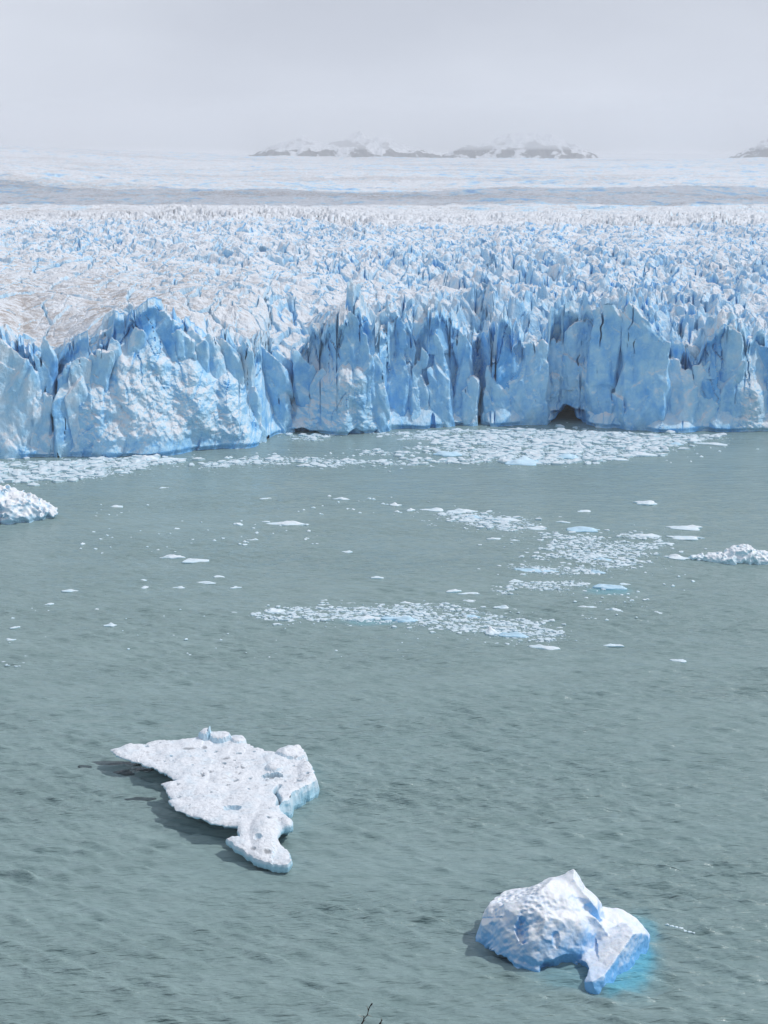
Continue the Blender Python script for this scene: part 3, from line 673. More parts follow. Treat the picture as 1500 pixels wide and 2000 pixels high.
# --- the tall blue iceberg at lower right
def build_blue_berg():
    x0, y0, rz = local_frame(1080, 1845)
    lo, hi, h = (-15, -17, -3.0), (20, 15, 14.5), 0.155
    X, Y, Z = grid3(lo, hi, h)
    wob = 0.9 * n3(X * .28, Y * .28, Z * .28, 401)
    Xd, Yd = X + wob, Y + 0.9 * n3(X * .28, Y * .28, Z * .28, 402)
    # main dome, steep towards the right
    F = ell(Xd, Yd, Z, (-2.5, 0.5, 0.5), (10.0, 9.2, 9.8), 0.1)
    F = cutp(F, X, Y, Z, (1.0, 0.12, 0.18), 7.0)
    F = cutp(F, X, Y, Z, (0.35, -1.0, 0.42), 7.8)
    F = cutp(F, X, Y, Z, (-1.0, -0.15, 0.85), 11.3)
    F = cutp(F, X, Y, Z, (-0.45, 0.3, 1.0), 9.5)
    # the peak
    pk = ell(X, Y, Z, (3.0, 3.6, 4.6), (5.8, 3.2, 7.9), -0.35); pk = cutp(pk, X, Y, Z, (-0.6, 0, 0.85), 6.6); pk = cutp(pk, X, Y, Z, (.75, 0, .75), 9.6); pk = cutp(pk, X, Y, Z, (-.2, -1.0, .8), 3.6); pk = cutp(pk, X, Y, Z, (0.95, 0.0, 0.55), 9.3)
    F = smin(F, pk, 0.8)
    # front shoulder
    shd = ell(X, Y, Z, (5.2, -2.8, 1.5), (3.9, 5.2, 5.2), 0.3); shd = cutp(shd, X, Y, Z, (0.2, -1, 0.3), 4.6)
    F = smin(F, shd, 0.6)
    # low tongue to the right and the front tip
    tg = ell(X, Y, Z, (9.2, 3.2, 0.0), (7.2, 5.6, 4.4), -0.3); tg = cutp(tg, X, Y, Z, (0.30, -0.12, 1.0), 5.6)
    F = smin(F, tg, 0.5)
    t2 = ell(X, Y, Z, (10.0, -4.4, -0.3), (4.3, 9.2, 5.0), -0.55); t2 = cutp(t2, X, Y, Z, (-0.30, -0.10, 1.0), 0.4); t2 = cutp(t2, X, Y, Z, (0.9, -0.55, 0.25), 13.2)
    F = smin(F, t2, 0.4)
    # hollow melted under the front, hollows in the face
    F = np.maximum(F, -ell(X, Y, Z, (2.2, -9.6, -0.4), (5.2, 4.2, 3.3), 0.15))
    F = np.maximum(F, -ell(X, Y, Z, (5.9, -7.0, 4.2), (2.0, 1.6, 1.7), 0.2))
    F = np.maximum(F, -ell(X, Y, Z, (0.9, -8.0, 4.6), (1.0, 2.2, 1.7), 0.35))
    F = np.maximum(F, -ell(X, Y, Z, (-4.6, -7.6, 6.2), (0.9, 2.6, 2.4), 0.45))
    F = np.maximum(F, -ell(X, Y, Z, (-9.6, -6.5, -0.6), (4.0, 3.0, 1.5), -0.5))
    F = F + 0.30 * fbm3(X * .3, Y * .3, Z * .3, 3, 405) + 0.07 * fbm3(X * 1.3, Y * 1.3, Z * 1.3, 2, 407)
    # thumb-print scallops on the left flank
    f1, f2, _, _, _ = worley(((X - Z * 0.3) / 1.05).astype(np.float32), ((Y + Z * 0.8) / 1.05).astype(np.float32), 411)
    msk = sstep(X, 1.5, -4.0)
    msk = np.clip(msk * (0.4 + 1.2 * n3(X * .25, Y * .25, Z * .25, 413)), 0, 1)
    F = F + (0.02 + 0.9 * msk) * 0.65 * np.clip(0.55 - f1, 0, 1)
    fq, _ = facets(X / 4.2 + Z * .1, (Y * .6 + Z) / 4.0, 415, ((0, .3), (1.5, .4), (3.1, .4), (4.7, .3)), 1.5, 4.2, 4.0)
    F = F - (1 - msk) * fq * .55 + .15
    V, Q = surfnets(F, lo, h)
    o = mesh_from('iceberg', V, Q, M_BERG, smooth=False)
    o.location = (x0, y0, 0); o.rotation_euler = (0, 0, rz)
    o.scale = (0.93, 0.95, 1.0)
    set_props(o, 'tall white and blue iceberg with dimpled left side and turquoise glow painted in the water', 'iceberg')
build_blue_berg()

# --- lumpy iceberg cut by the left edge
def build_left_berg():
    x0, y0, rz = local_frame(20, 1018)
    lo, hi, h = (-30, -10, -2.5), (20, 20, 15.5), 0.28
    X, Y, Z = grid3(lo, hi, h)
    F = ell(X, Y, Z, (-8, 6, 0), (18, 11, 12.2), 0.0)
    F = smin(F, ell(X, Y, Z, (2, 3, 0), (12, 8, 8.6), 0.2), 1.5)
    F = smin(F, ell(X, Y, Z, (10.5, 3.5, 0), (6.5, 6, 4.8), 0), 1.2)
    F = np.maximum(F, -ell(X, Y, Z, (-4.5, -5.8, 4.2), (2.6, 5.5, 4.6), 0.2))
    F = F + 2.0 * np.abs(fbm3(X * .22, Y * .22, Z * .22, 3, 431)) - 0.5 + 0.9 * fbm3(X * .55, Y * .55, Z * .55, 3, 433) + 0.5 * sstep(Z, 1.6, 0.1) * 1.5
    V, Q = surfnets(F, lo, h)
    o = mesh_from('iceberg', V, Q, M_LEFT); o.location = (x0, y0, 0); o.rotation_euler = (0, 0, rz)
    set_props(o, 'knobbly white iceberg with blue hollow, cut off by the left edge of the view', 'iceberg')
build_left_berg()

# --- low lumpy iceberg at the right edge
def build_right_berg():
    x0, y0, rz = local_frame(1440, 1097)
    lo, hi, h = (-16, -7, -1.5), (18, 9, 7), 0.2
    X, Y, Z = grid3(lo, hi, h)
    F = ell(X, Y, Z, (1.5, 1, 0), (6.5, 4, 5.0), 0)
    for c, r in (((-6, 0, 0), (5, 3, 2.8)), ((-10.5, .5, 0), (4, 2, 1.5)), ((7, 1, 0), (4.5, 3.5, 3.6)), ((11, 1, 0), (5, 3, 2.0)), ((-2, -1.5, 0), (3.4, 2.4, 2.6))):
        F = smin(F, ell(X, Y, Z, c, r, 0), .5)
    F = F + 1.1 * np.abs(fbm3(X * .4, Y * .4, Z * .4, 3, 451)) - .3 + .35 * fbm3(X * 1.1, Y * 1.1, Z * 1.1, 2, 455)
    V, Q = surfnets(F, lo, h)
    o = mesh_from('iceberg', V, Q, M_FLOE); o.location = (x0, y0, 0); o.rotation_euler = (0, 0, rz)
    set_props(o, 'low craggy pale blue iceberg at the right edge of the open water', 'iceberg')
build_right_berg()

# --- the flat slab-like iceberg at lower left
def crop(cx, cy): return 140 + cx / 2.885, 1400 + cy / 2.885
SLAB = [(220,178),(300,160),(420,150),(430,138),(520,122),(590,124),(715,112),(735,104),(880,108),(965,112),(985,140),(1015,158),(1025,172),(1075,180),(1085,190),(1150,197),(1215,180),(1290,188),(1320,225),(1322,248),(1350,285),(1378,338),(1345,360),
        (1300,385),(1240,425),(1225,460),(1180,478),(1168,500),(1178,528),(1210,548),(1243,580),(1240,612),(1185,632),(1165,668),(1160,700),(1185,730),(1228,760),(1235,815),(1215,826),(1130,822),(1050,800),(990,775),(915,738),(872,700),(905,682),(950,690),(935,655),(940,625),
        (850,606),(790,602),(735,570),(640,530),(590,512),(582,498),(545,465),(575,458),(540,420),(505,372),(600,352),(560,325),(520,300),(440,278),(395,250),(320,230),(270,222),(240,205)]
def build_slab():
    ZT = 4.0
    zt_ = lambda c_: ZT - 1.9 * sstep(np.asarray(c_, float), 540, 760)
    pts = [at(*crop(a, b), float(zt_(b))) for a, b in SLAB]
    x0, y0 = at(430, 1580)
    poly = np.array(pts) - np.array([x0, y0])
    # ragged outline
    out = []
    rg = random.Random(5)
    for i in range(len(poly)):
        a = poly[i]; b = poly[(i + 1) % len(poly)]; L = np.linalg.norm(b - a); n = max(1, int(L / 0.45))
        nn = np.array([b[1] - a[1], a[0] - b[0]]) / max(L, 1e-6)
        for k in range(n):
            out.append(a + (b - a) * k / n + nn * (rg.uniform(-.20, .20) if k else 0))
    out = np.array(out)
    def inside(P):
        c = np.zeros(len(P), bool)
        for i in range(len(out)):
            a = out[i]; b = out[(i + 1) % len(out)]
            m = ((a[1] > P[:, 1]) != (b[1] > P[:, 1]))
            xx = (b[0] - a[0]) * (P[:, 1] - a[1]) / (b[1] - a[1] + 1e-12) + a[0]
            c ^= m & (P[:, 0] < xx)
        return c
    def dist(P):
        d = np.full(len(P), 1e9)
        for i in range(len(out)):
            a = out[i]; b = out[(i + 1) % len(out)]; ab = b - a
            t = np.clip(((P - a) @ ab) / (ab @ ab + 1e-12), 0, 1)
            d = np.minimum(d, np.linalg.norm(P - a - t[:, None] * ab, axis=1))
        return d
    s = 0.26
    gx_, gy_ = np.meshgrid(np.arange(out[:, 0].min(), out[:, 0].max(), s), np.arange(out[:, 1].min(), out[:, 1].max(), s))
    G = np.stack([gx_.ravel(), gy_.ravel()], -1); G = G + (np.random.RandomState(3).rand(*G.shape) - .5) * s * .5
    G = G[inside(G)]; dG = dist(G); G = G[dG > s * .55]; dG = dG[dG > s * .55]
    allp = np.concatenate([out, G]); n_o = len(out)
    r = delaunay_2d_cdt([Vector(p) for p in allp], [(i, (i + 1) % n_o) for i in range(n_o)], [], 1, 1e-5)
    P = np.array([tuple(v) for v in r[0]]); tris = np.array([f for f in r[2] if len(f) == 3])
    D = dist(P)
    isout = D < 1e-3
    def tocrop(P):   # back to the drawing of the outline, to place what lies on the slab
        q = np.array([proj(p[0] + x0, p[1] + y0, ZT) for p in P]); return (q[:, 0] - 140) * 2.885, (q[:, 1] - 1400) * 2.885
    cx, cy = tocrop(P)
    X, Y = P[:, 0], P[:, 1]
    top = zt_(cy) + 0.45 * fbm2(X * .12, Y * .1, 3, 501) + 0.20 * fbm2(X * .35, Y * .3, 3, 503) + 0.05 * fbm2(X * 1.6, Y * 1.6, 2, 505)
    # the joint where the two halves of the slab meet, and the low edges
    joint = np.exp(-((cy - 350 - 0.0 * cx) / 26) ** 2) * sstep(cx, 500, 900); top -= 0.55 * joint
    def bumpz(c, r_, hgt, sharp=1.0):
        return hgt * np.clip(1 - ((cx - c[0]) / r_[0]) ** 2 - ((cy - c[1]) / r_[1]) ** 2, 0, 1) ** sharp
    fg, _ = facets(X / 2.2, Y / 2.6, 543, ((0, .25), (1.5, .3), (3.1, .5), (4.7, .4)), 1.2, 2.2, 2.6); t_flat = top.copy()
    top += bumpz((750, 112), (34, 24), 1.0 + .7 * sstep(cx, 715, 765), .12) + bumpz((835, 122), (62, 22), 1.3, .12) + bumpz((940, 128), (45, 24), .6, .2)
    top += bumpz((1240, 210), (90, 34), 1.2, .3) + bumpz((1150, 240), (70, 40), .5, .8) + bumpz((1330, 300), (60, 60), .6, 1)
    top += bumpz((1140, 295), (50, 16), .8, .4) - bumpz((1130, 325), (60, 9), 1.2, .4)
    top = t_flat + (top - t_flat) * (0.75 + 0.55 * fg)
    top -= bumpz((905, 512), (52, 13), 1.5, .5) + bumpz((1050, 662), (22, 9), .9, .5)
    top += bumpz((930, 710), (60, 22), .4, .8) + bumpz((1090, 640), (90, 90), 0.9, 1) + bumpz((1215, 590), (35, 35), .6, 1)
    # little melt holes
    f1, f2, rid, _, _ = worley(X / 1.9 + .3 * n2(X, Y, 3), Y / 1.5 + .3 * n2(X + 9, Y, 3), 511)
    fs, _ = facets(X / 3.0, Y / 4.0, 541, ((0, .10), (1.5, .16), (3.1, .28), (4.7, .2)), .9, 3, 4); top += fs * .45
    fs, _ = facets(X / .9, Y / 1.3, 542, ((0, .2), (1.5, .3), (3.1, .4), (4.7, .3)), .3, .9, 1.3); top += fs * .15
    holes = (rid > 0.76) * np.clip(1 - f1 / (0.10 + .22 * r2(rid, 4) ** 2), 0, 1) ** .5 * sstep(D, .3, .9)
    top -= holes * (0.25 + .5 * r2(rid, 2)) * sstep(D, .4, 1.2)
    crack = np.exp(-(np.abs(cx - 1160 - 12 * np.sin(cy / 14)) / 9) ** 2) * sstep(cy, 350, 375) * sstep(cy, 510, 470); top -= 1.6 * crack
    top -= 0.35 * np.exp(-D / 0.5)
    right = sstep(cx, 1050, 1200) * sstep(cy, 640, 500)
    right = np.clip(right + 0.16 * sstep(cy, 590, 660), 0, 1)
    thick = 0.40 + 0.35 * sstep(cy, 620, 720) + right * 4.6 + 0.25 * fbm2(X * .5, Y * .5, 2, 521)           # thin overhanging edge on the left
    bot = np.minimum(top - thick, top - thick - D * (0.60 - 0.35 * right))
    bot = np.maximum(bot, -2.2)
    # the two faces and the wall between them
    n = len(P)
    pull = 1.0
    order = []
    used = {tuple(np.round(P[i], 4)): i for i in range(n) if isout[i]}
    loop = [used[tuple(np.round(o_, 4))] for o_ in out if tuple(np.round(o_, 4)) in used]
    V = [np.stack([X, Y, top], -1), np.stack([X, Y, bot], -1)]
    F = [tris, tris[:, ::-1] + n]
    K = 9
    start = 2 * n
    cen = np.array([np.mean(X), np.mean(Y)])
    L = len(loop); rows = [np.array(loop)]
    # inward direction of the outline
    lp = P[loop]; tg = np.roll(lp, -1, 0) - np.roll(lp, 1, 0); nr = np.stack([tg[:, 1], -tg[:, 0]], -1); nr /= np.linalg.norm(nr, axis=1)[:, None] + 1e-9
    area = 0.5 * np.sum(lp[:, 0] * np.roll(lp[:, 1], -1) - np.roll(lp[:, 0], -1) * lp[:, 1])
    outw = nr if area > 0 else -nr
    for k in range(1, K):
        t = k / K
        zz = top[loop] * (1 - t) + bot[loop] * t
        bulge = math.sin(t * PI) * (0.10 + 0.35 * right[loop]) + 0.30 * n2(np.arange(L) * .21, np.full(L, t * 3.0), 533) * right[loop]
        V.append(np.stack([lp[:, 0] + outw[:, 0] * bulge, lp[:, 1] + outw[:, 1] * bulge, zz], -1)); rows.append(np.arange(L) + start); start += L
    rows.append(np.array(loop) + n)
    wf = []
    for a, b in zip(rows[:-1], rows[1:]):
        a2, b2 = np.roll(a, -1), np.roll(b, -1)
        wf += [np.stack([a, b, b2], -1), np.stack([a, b2, a2], -1)]
    wf = np.concatenate(wf)
    if area < 0: wf = wf[:, ::-1]
    F.append(wf)
    # the triangulation's own winding
    t0 = P[tris[0]]; ccw = (t0[1][0] - t0[0][0]) * (t0[2][1] - t0[0][1]) - (t0[2][0] - t0[0][0]) * (t0[1][1] - t0[0][1]) > 0
    if not ccw: F[0] = F[0][:, ::-1]; F[1] = F[1][:, ::-1]
    soil = np.clip(holes * 1.3 + crack * .7 + bumpz((1130, 325), (60, 9), 1, .4) * .8 + bumpz((750, 180), (16, 12), 1, .3) + bumpz((870, 245), (26, 6), 1, .3) + bumpz((660, 185), (40, 5), 1, .3), 0, 1)
    soil = np.concatenate([soil, np.zeros(start - n)])
    o = mesh_from('iceberg', np.concatenate(V), np.concatenate(F), M_SLAB, smooth=False, attrs={'soil': soil}); o.location = (x0, y0, 0)
    set_props(o, 'flat slab-like white iceberg with pitted top and thin overhanging edge', 'iceberg')
build_slab()

# ------------------------------------------------------------------ floes
def floe_mesh(seed, w, d, h, peaks=2, sub=3, flat=0.0):
    """an irregular lump of floating ice: w wide, d deep, h above the water"""
    rg = random.Random(seed)
    bm = bmesh.new(); bmesh.ops.create_icosphere(bm, subdivisions=sub, radius=1.0)
    co = np.array([v.co[:] for v in bm.verts]); fc = np.array([[v.index for v in f.verts] for f in bm.faces]); bm.free()
    th = np.arctan2(co[:, 1], co[:, 0])
    rr = 1 + 0.16 * np.cos(2 * th + rg.uniform(0, 6)) + 0.14 * np.cos(3 * th + rg.uniform(0, 6)) + 0.09 * np.cos(5 * th + rg.uniform(0, 6))
    X = co[:, 0] * rr; Y = co[:, 1] * rr; Z = co[:, 2].copy()
    up = np.clip(Z, 0, 1) ** 0.55
    prof = np.full(len(X), 0.38 + flat)
    for _ in range(peaks):
        a, b = rg.uniform(-.6, .6), rg.uniform(-.4, .4); s = rg.uniform(.18, .4)
        prof = prof + rg.uniform(.25, .75) * (1 - flat) * np.exp(-((X - a) ** 2 + (Y - b) ** 2) / (2 * s * s))
    prof = prof / prof.max()
    k = 2.2
    nn = fbm3(X * k + seed, Y * k, Z * k, 3, seed % 97)
    Zt = up * prof * h * (1 + 0.35 * nn) - 0.05 * h
    Z = np.where(Z > 0, Zt, Z * max(0.3, 0.5 * h))
    X = X * (1 + 0.12 * nn); Y = Y * (1 + 0.12 * nn)
    return np.stack([X * w / 2, Y * d / 2, Z], -1), fc
# px, py (waterline middle), width px, height px, label ; large floes each with their own label
BIG = [
 (34, 'A', 1340, 1034, 72, 13, 2, 0, 'long white floe with a knobbed left end, upper of the two near right side'),
 (35, 'A', 1340, 1053, 70, 8, 1, 0, 'long thin white floe just below the knobbed floe near the right side'),
 (36, 'A', 1261, 986, 42, 12, 1, 0, 'lone pyramid-shaped white floe in open water before the right cliff'),
 (37, 'A', 1141, 1000, 28, 7, 1, 0, 'small rounded white floe left of the lone pyramid-shaped floe'),
 (38, 'B', 1142, 1038, 66, 14, 3, 0, 'pale turquoise floe with three white knobs above the middle brash patch'),
 (39, 'A', 1100, 1021, 26, 5, 1, 0, 'tiny flat white floe just above the turquoise three-knobbed floe'),
 (40, 'A', 1326, 1092, 52, 10, 2, 0, 'flat white floe touching the left end of the craggy iceberg at right edge'),
 (41, 'B', 1189, 1151, 64, 13, 1, .4, 'smooth pale blue lozenge-shaped floe below the middle brash patch'),
 (42, 'A', 1220, 1142, 24, 5, 1, 0, 'small white floe behind the pale blue lozenge-shaped floe'),
 (43, 'A', 559, 1026, 68, 12, 3, 0, 'wide pale floe with a humped back, largest in the left half of open water'),
 (44, 'A', 520, 1020, 18, 4, 1, 0, 'small white floe touching the left end of the humped floe'),
 (45, 'A', 464, 1026, 19, 9, 1, 0, 'small pointed white floe shaped like a tent, left of the humped floe'),
 (46, 'A', 494, 1055, 21, 5, 2, 0, 'small twin-bumped white floe below the tent-shaped floe'),
 (47, 'A', 337, 1091, 46, 9, 1, .4, 'smooth flat white floe, left one of the touching pair'),
 (48, 'A', 380, 1098, 60, 9, 3, .2, 'flat white floe with small bumps, right one of the touching pair'),
 (49, 'A', 399, 1140, 44, 7, 3, 0, 'long white floe with a ragged back below the touching pair'),
 (50, 'A', 427, 1128, 24, 6, 1, 0, 'small white floe just above right of the ragged-backed floe'),
 (51, 'A', 348, 1149, 24, 6, 1, 0, 'small white floe left of the ragged-backed floe'),
 (52, 'A', 284, 1149, 18, 7, 2, 0, 'small lumpy white floe, lower of two stacked at left centre'),
 (53, 'A', 277, 1135, 20, 5, 1, 0, 'small flat white floe, upper of two stacked at left centre'),
 (54, 'A', 460, 1149, 22, 5, 1, 0, 'small white floe alone to the right of the ragged-backed floe'),
 (55, 'A', 134, 1156, 28, 6, 2, .2, 'flat white floe with a dark nick in its left end, near the left side'),
 (56, 'A', 97, 1181, 16, 5, 1, 0, 'small white floe below left of the floe with the dark nick'),
 (57, 'A', 215, 1223, 23, 9, 2, 0, 'small white floe with a raised left hump, alone in the lower left water'),
 (58, 'A', 29, 1227, 22, 6, 1, 0, 'small white floe near the left edge, above the other left-edge floe'),
 (59, 'A', 20, 1251, 19, 6, 1, 0, 'small rounded white floe close to the left edge, second of three down the edge'),
 (60, 'A', 45, 1284, 20, 5, 1, 0, 'small white floe near the left edge, lowest of three down the edge'),
 (61, 'A', 228, 991, 28, 6, 2, .2, 'flat white floe right of the knobbly left-edge iceberg'),
 (62, 'A', 319, 954, 17, 4, 1, 0, 'small white floe in the open bay below the left brash ice'),
 (63, 'A', 242, 925, 20, 5, 1, .2, 'small white floe just off the edge of the left brash ice'),
 (64, 'A', 677, 1079, 28, 5, 2, 0, 'lone thin white floe above the centre of the lake'),
 (65, 'A', 736, 1130, 29, 7, 1, .2, 'lone smooth oval white floe in the centre of the lake'),
 (66, 'A', 667, 976, 30, 6, 3, 0, 'bumpy white floe left of the start of the long ice stream'),
 (67, 'A', 772, 988, 21, 8, 1, 0, 'small angular white floe left of the ice stream, highest there'),
 (68, 'A', 517, 975, 24, 4, 1, .3, 'thin flat white strip of ice left of the bumpy floe'),
 (69, 'A', 802, 998, 17, 8, 1, 0, 'rounded white chunk at the very start of the long ice stream'),
 (70, 'A', 1200, 1263, 34, 8, 1, .2, 'lone flat-topped white floe with pointed ends, lower right water'),
 (71, 'A', 1327, 1293, 32, 8, 1, .1, 'lone white floe tapering to the left, lowest floe at the right'),
 (72, 'A', 1284, 1198, 23, 6, 1, 0, 'small lone white floe right of the twin-humped floe'),
 (73, 'A', 1201, 1193, 32, 8, 2, 0, 'twin-humped white floe below the pale blue lozenge-shaped floe'),
 (74, 'A', 1148, 1188, 38, 6, 1, 0, 'flat white floe left of the twin-humped floe'),
 (75, 'A', 980, 1188, 34, 9, 3, 0, 'jagged white floe above the right end of the lower brash patch'),
 (76, 'A', 920, 1176, 34, 8, 1, 0, 'white floe with a thin tail, just above the lower brash patch'),
 (77, 'A', 918, 1161, 38, 5, 1, .3, 'long thin white floe above the tailed floe'),
 (78, 'A', 885, 1157, 28, 9, 1, 0, 'domed white floe at the left end of the long thin floe'),
 (79, 'A', 794, 1179, 23, 6, 1, 0, 'smooth oval white floe on the upper rim of the lower brash patch'),
 (80, 'A', 633, 1174, 15, 5, 1, 0, 'small white floe above the left end of the lower brash patch'),
 (81, 'A', 672, 1173, 15, 3, 1, 0, 'tiny white floe, left of two above the lower brash patch'),
 (82, 'A', 688, 1179, 19, 4, 1, 0, 'small flat white floe, right of two above the lower brash patch'),
 (83, 'A', 629, 1183, 20, 5, 1, 0, 'white floe resting on the upper left rim of the lower brash patch'),
 (84, 'A', 538, 1197, 36, 13, 1, 0, 'white wedge-like floe at the left tip of the lower brash patch'),
 (85, 'B', 782, 1214, 66, 17, 1, .2, 'rounded pale blue floe on the lower rim of the lower brash patch'),
 (86, 'A', 716, 1211, 54, 12, 4, 0, 'rough white floe joined to the left of the rounded pale blue floe'),
 (87, 'A', 825, 1200, 34, 9, 3, 0, 'crumbly white floe amid the lower brash patch'),
 (88, 'B', 920, 1206, 36, 8, 1, .2, 'smooth pale floe in the right part of the lower brash patch'),
 (89, 'A', 1065, 1268, 54, 11, 2, 0, 'white floe with a sloping tail, lowest of the lower brash patch'),
 (90, 'B', 1000, 1244, 60, 12, 3, 0, 'pale turquoise floe with a dark-stained left end on the lower rim of the brash'),
 (91, 'A', 965, 1240, 32, 18, 1, 0, 'round white hump dotted with black stones, on the lower rim of the brash'),
 (92, 'A', 1047, 1034, 46, 9, 3, 0, 'bumpy white floe at the right end of the long ice stream'),
 (93, 'A', 966, 1054, 24, 8, 2, 0, 'lone small white floe below the long ice stream'),
 (94, 'A', 1005, 1056, 20, 4, 1, 0, 'faint flat floe right of the lone floe under the long ice stream'),
 (95, 'B', 1025, 908, 72, 19, 3, 0, 'long bulky pale blue floe at the lower rim of the brash before the cave'),
 (96, 'A', 1258, 891, 58, 11, 1, .4, 'smooth flat white floe at the lower right rim of the brash before the cave'),
 (97, 'B', 876, 891, 54, 12, 2, .1, 'pale blue humped floe left of the brash before the cave'),
 (98, 'A', 1357, 862, 26, 13, 2, 0, 'pointed white chunk close under the cliff at right'),
 (99, 'B', 1322, 869, 26, 8, 2, 0, 'pale turquoise chunk left of the pointed chunk under the right cliff'),
 (100, 'A', 1392, 869, 60, 5, 2, .2, 'thin white tail of ice right of the pointed chunk under the cliff'),
 (101, 'B', 1110, 896, 46, 13, 2, 0, 'lumpy pale blue floe inside the brash, right of the bulky one'),
 (102, 'A', 1205, 899, 44, 6, 1, .3, 'flat white floe on the lower edge of the brash before the cave'),
 (103, 'A', 290, 900, 36, 15, 2, 0, 'white mound of ice stranded at the foot of the left cliff'),
 (104, 'A', 330, 899, 54, 8, 4, 0, 'ragged white floe right of the mound at the left cliff foot'),
 (105, 'A', 1300, 1063, 34, 4, 1, .2, 'thin white floe right of the middle brash patch, below the long thin one'),
 (106, 'A', 900, 1001, 60, 10, 4, 0, 'knobbly white ridge of ice in the long ice stream, left part'),
 (107, 'A', 845, 998, 46, 9, 3, 0, 'bright white floe near the left start of the long ice stream'),
 (108, 'B', 930, 1012, 44, 8, 2, 0, 'bluish floe in the middle of the long ice stream'),
 (109, 'A', 990, 1017, 56, 6, 2, .2, 'flat white floe at the upper right of the long ice stream'),
 (110, 'A', 1262, 1049, 62, 9, 4, 0, 'ragged white floe at the upper right of the middle brash patch'),
 (111, 'A', 1170, 1088, 36, 8, 2, 0, 'rounded white floe in the middle of the middle brash patch'),
 (112, 'B', 1180, 1095, 40, 7, 2, 0, 'pale bluish floe under the rounded one in the middle brash patch'),
 (113, 'B', 1045, 1117, 70, 7, 3, .1, 'long pale floe in the thin band below the middle brash patch'),
 (114, 'B', 1165, 1119, 34, 8, 2, .1, 'pale blue floe at the right end of the thin brash band'),
 (115, 'A', 1008, 1137, 24, 7, 2, 0, 'small white floe on top of the left end of the lowest right brash band'),
 (116, 'A', 1220, 1105, 32, 5, 2, 0, 'small ragged floe at the lower right corner of the middle brash patch'),
]
def place_floe(spec):
    sd_, mt, px, py, wpx, hpx, pk, fl, lab = spec
    x, y = at(px, py); sl = math.sqrt(x * x + y * y + CAM_H ** 2); mpp = sl / FPX
    sinp = CAM_H / sl
    w_ = wpx * mpp
    d_ = min(w_ * 0.9, max(w_ * 0.35, 0.45 * hpx * mpp / sinp))
    h_ = max(0.25, hpx * mpp * 0.62)
    V, Fc = floe_mesh(sd_, w_, d_, h_, pk, 4 if wpx > 30 else 3, fl)
    o = mesh_from('ice_floe', V, Fc, M_FLOEB if mt == 'B' else M_FLOE)
    o.location = (x, y + d_ * 0.35, 0); o.rotation_euler = (0, 0, -math.atan2(x, y) + random.Random(sd_).uniform(-.12, .12))
    set_props(o, lab, 'ice floe')
    return o
for sp_ in BIG: place_floe(sp_)

M_DARK = ice_material('dark_ripple', (0.075, 0.10, 0.11), (0.05, 0.08, 0.09), bumps=(1.5, 0.3)); M_DARK.node_tree.nodes['Principled BSDF'].inputs['Roughness'].default_value = 0.12  # low dark lumps added to stand for dark ripples on the water
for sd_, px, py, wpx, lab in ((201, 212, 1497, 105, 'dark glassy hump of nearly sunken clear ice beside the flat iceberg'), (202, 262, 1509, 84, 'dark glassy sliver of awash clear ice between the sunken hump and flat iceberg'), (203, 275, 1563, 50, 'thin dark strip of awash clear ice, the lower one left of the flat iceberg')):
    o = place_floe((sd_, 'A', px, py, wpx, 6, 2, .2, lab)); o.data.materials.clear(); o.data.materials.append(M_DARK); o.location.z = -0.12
# countable small fragments scattered over open water: copies of a few meshes, by area
protos = [floe_mesh(900 + i, 1.0, 0.6 + 0.1 * (i % 4), 0.30 + 0.06 * (i % 3), 1 + i % 3, 2, 0.1 * (i % 3)) for i in range(8)]
pm = []
for i, (V, Fc) in enumerate(protos):
    o = mesh_from('ice_fragment', V, Fc, M_FLOE); pm.append(o.data); bpy.data.objects.remove(o)
def scatter_small(area, spots, label, group, seed):
    rg = random.Random(seed)
    for k, (px, py, wpx) in enumerate(spots):
        o = bpy.data.objects.new('ice_fragment', pm[rg.randrange(8)]); C.objects.link(o)
        x, y = at(px, py); s = wpx * math.sqrt(x * x + y * y + CAM_H ** 2) / FPX
        o.location = (x, y, 0); o.scale = (s, s * rg.uniform(.9, 1.5), s * rg.uniform(.7, 1.1)); o.rotation_euler = (0, 0, rg.uniform(-.5, .5))
        set_props(o, label, 'ice fragment', group)
def spots_in(n, x0, x1, y0, y1, seed, w=(4, 10), skew=0.0):
    rg = random.Random(seed); L = []
    for _ in range(n):
        u, v = rg.random(), rg.random()
        L.append((x0 + (x1 - x0) * u, y0 + (y1 - y0) * v + skew * (u - .5), w[0] + (w[1] - w[0]) * rg.random() ** 2.2))
    return L
scatter_small('a', spots_in(26, 150, 420, 1018, 1082, 1) + spots_in(10, 180, 300, 985, 1010, 12, (3, 7)), 'tiny white ice fragment in the loose scatter above the touching pair of floes', 'fragments above the touching pair of floes', 21)
scatter_small('b', spots_in(24, 400, 620, 1010, 1065, 2), 'tiny white ice fragment in the scatter around the humped floe', 'fragments around the humped floe', 22)
scatter_small('c', spots_in(22, 580, 790, 968, 1005, 3, (4, 11)), 'tiny white ice fragment between the bumpy floe and the long ice stream', 'fragments left of the long ice stream', 23)
scatter_small('d', spots_in(24, 0, 400, 1180, 1300, 4, (3, 8)), 'tiny white ice fragment scattered over the lower left water', 'fragments in the lower left water', 24)
scatter_small('e', spots_in(20, 420, 800, 1215, 1290, 5, (3, 7)), 'tiny white ice fragment in open water below the left of the lower brash patch', 'fragments below the lower brash patch', 25)
scatter_small('f', spots_in(24, 1120, 1300, 1155, 1215, 6, (4, 9)), 'tiny white ice fragment around the twin-humped floe', 'fragments around the twin-humped floe', 26)
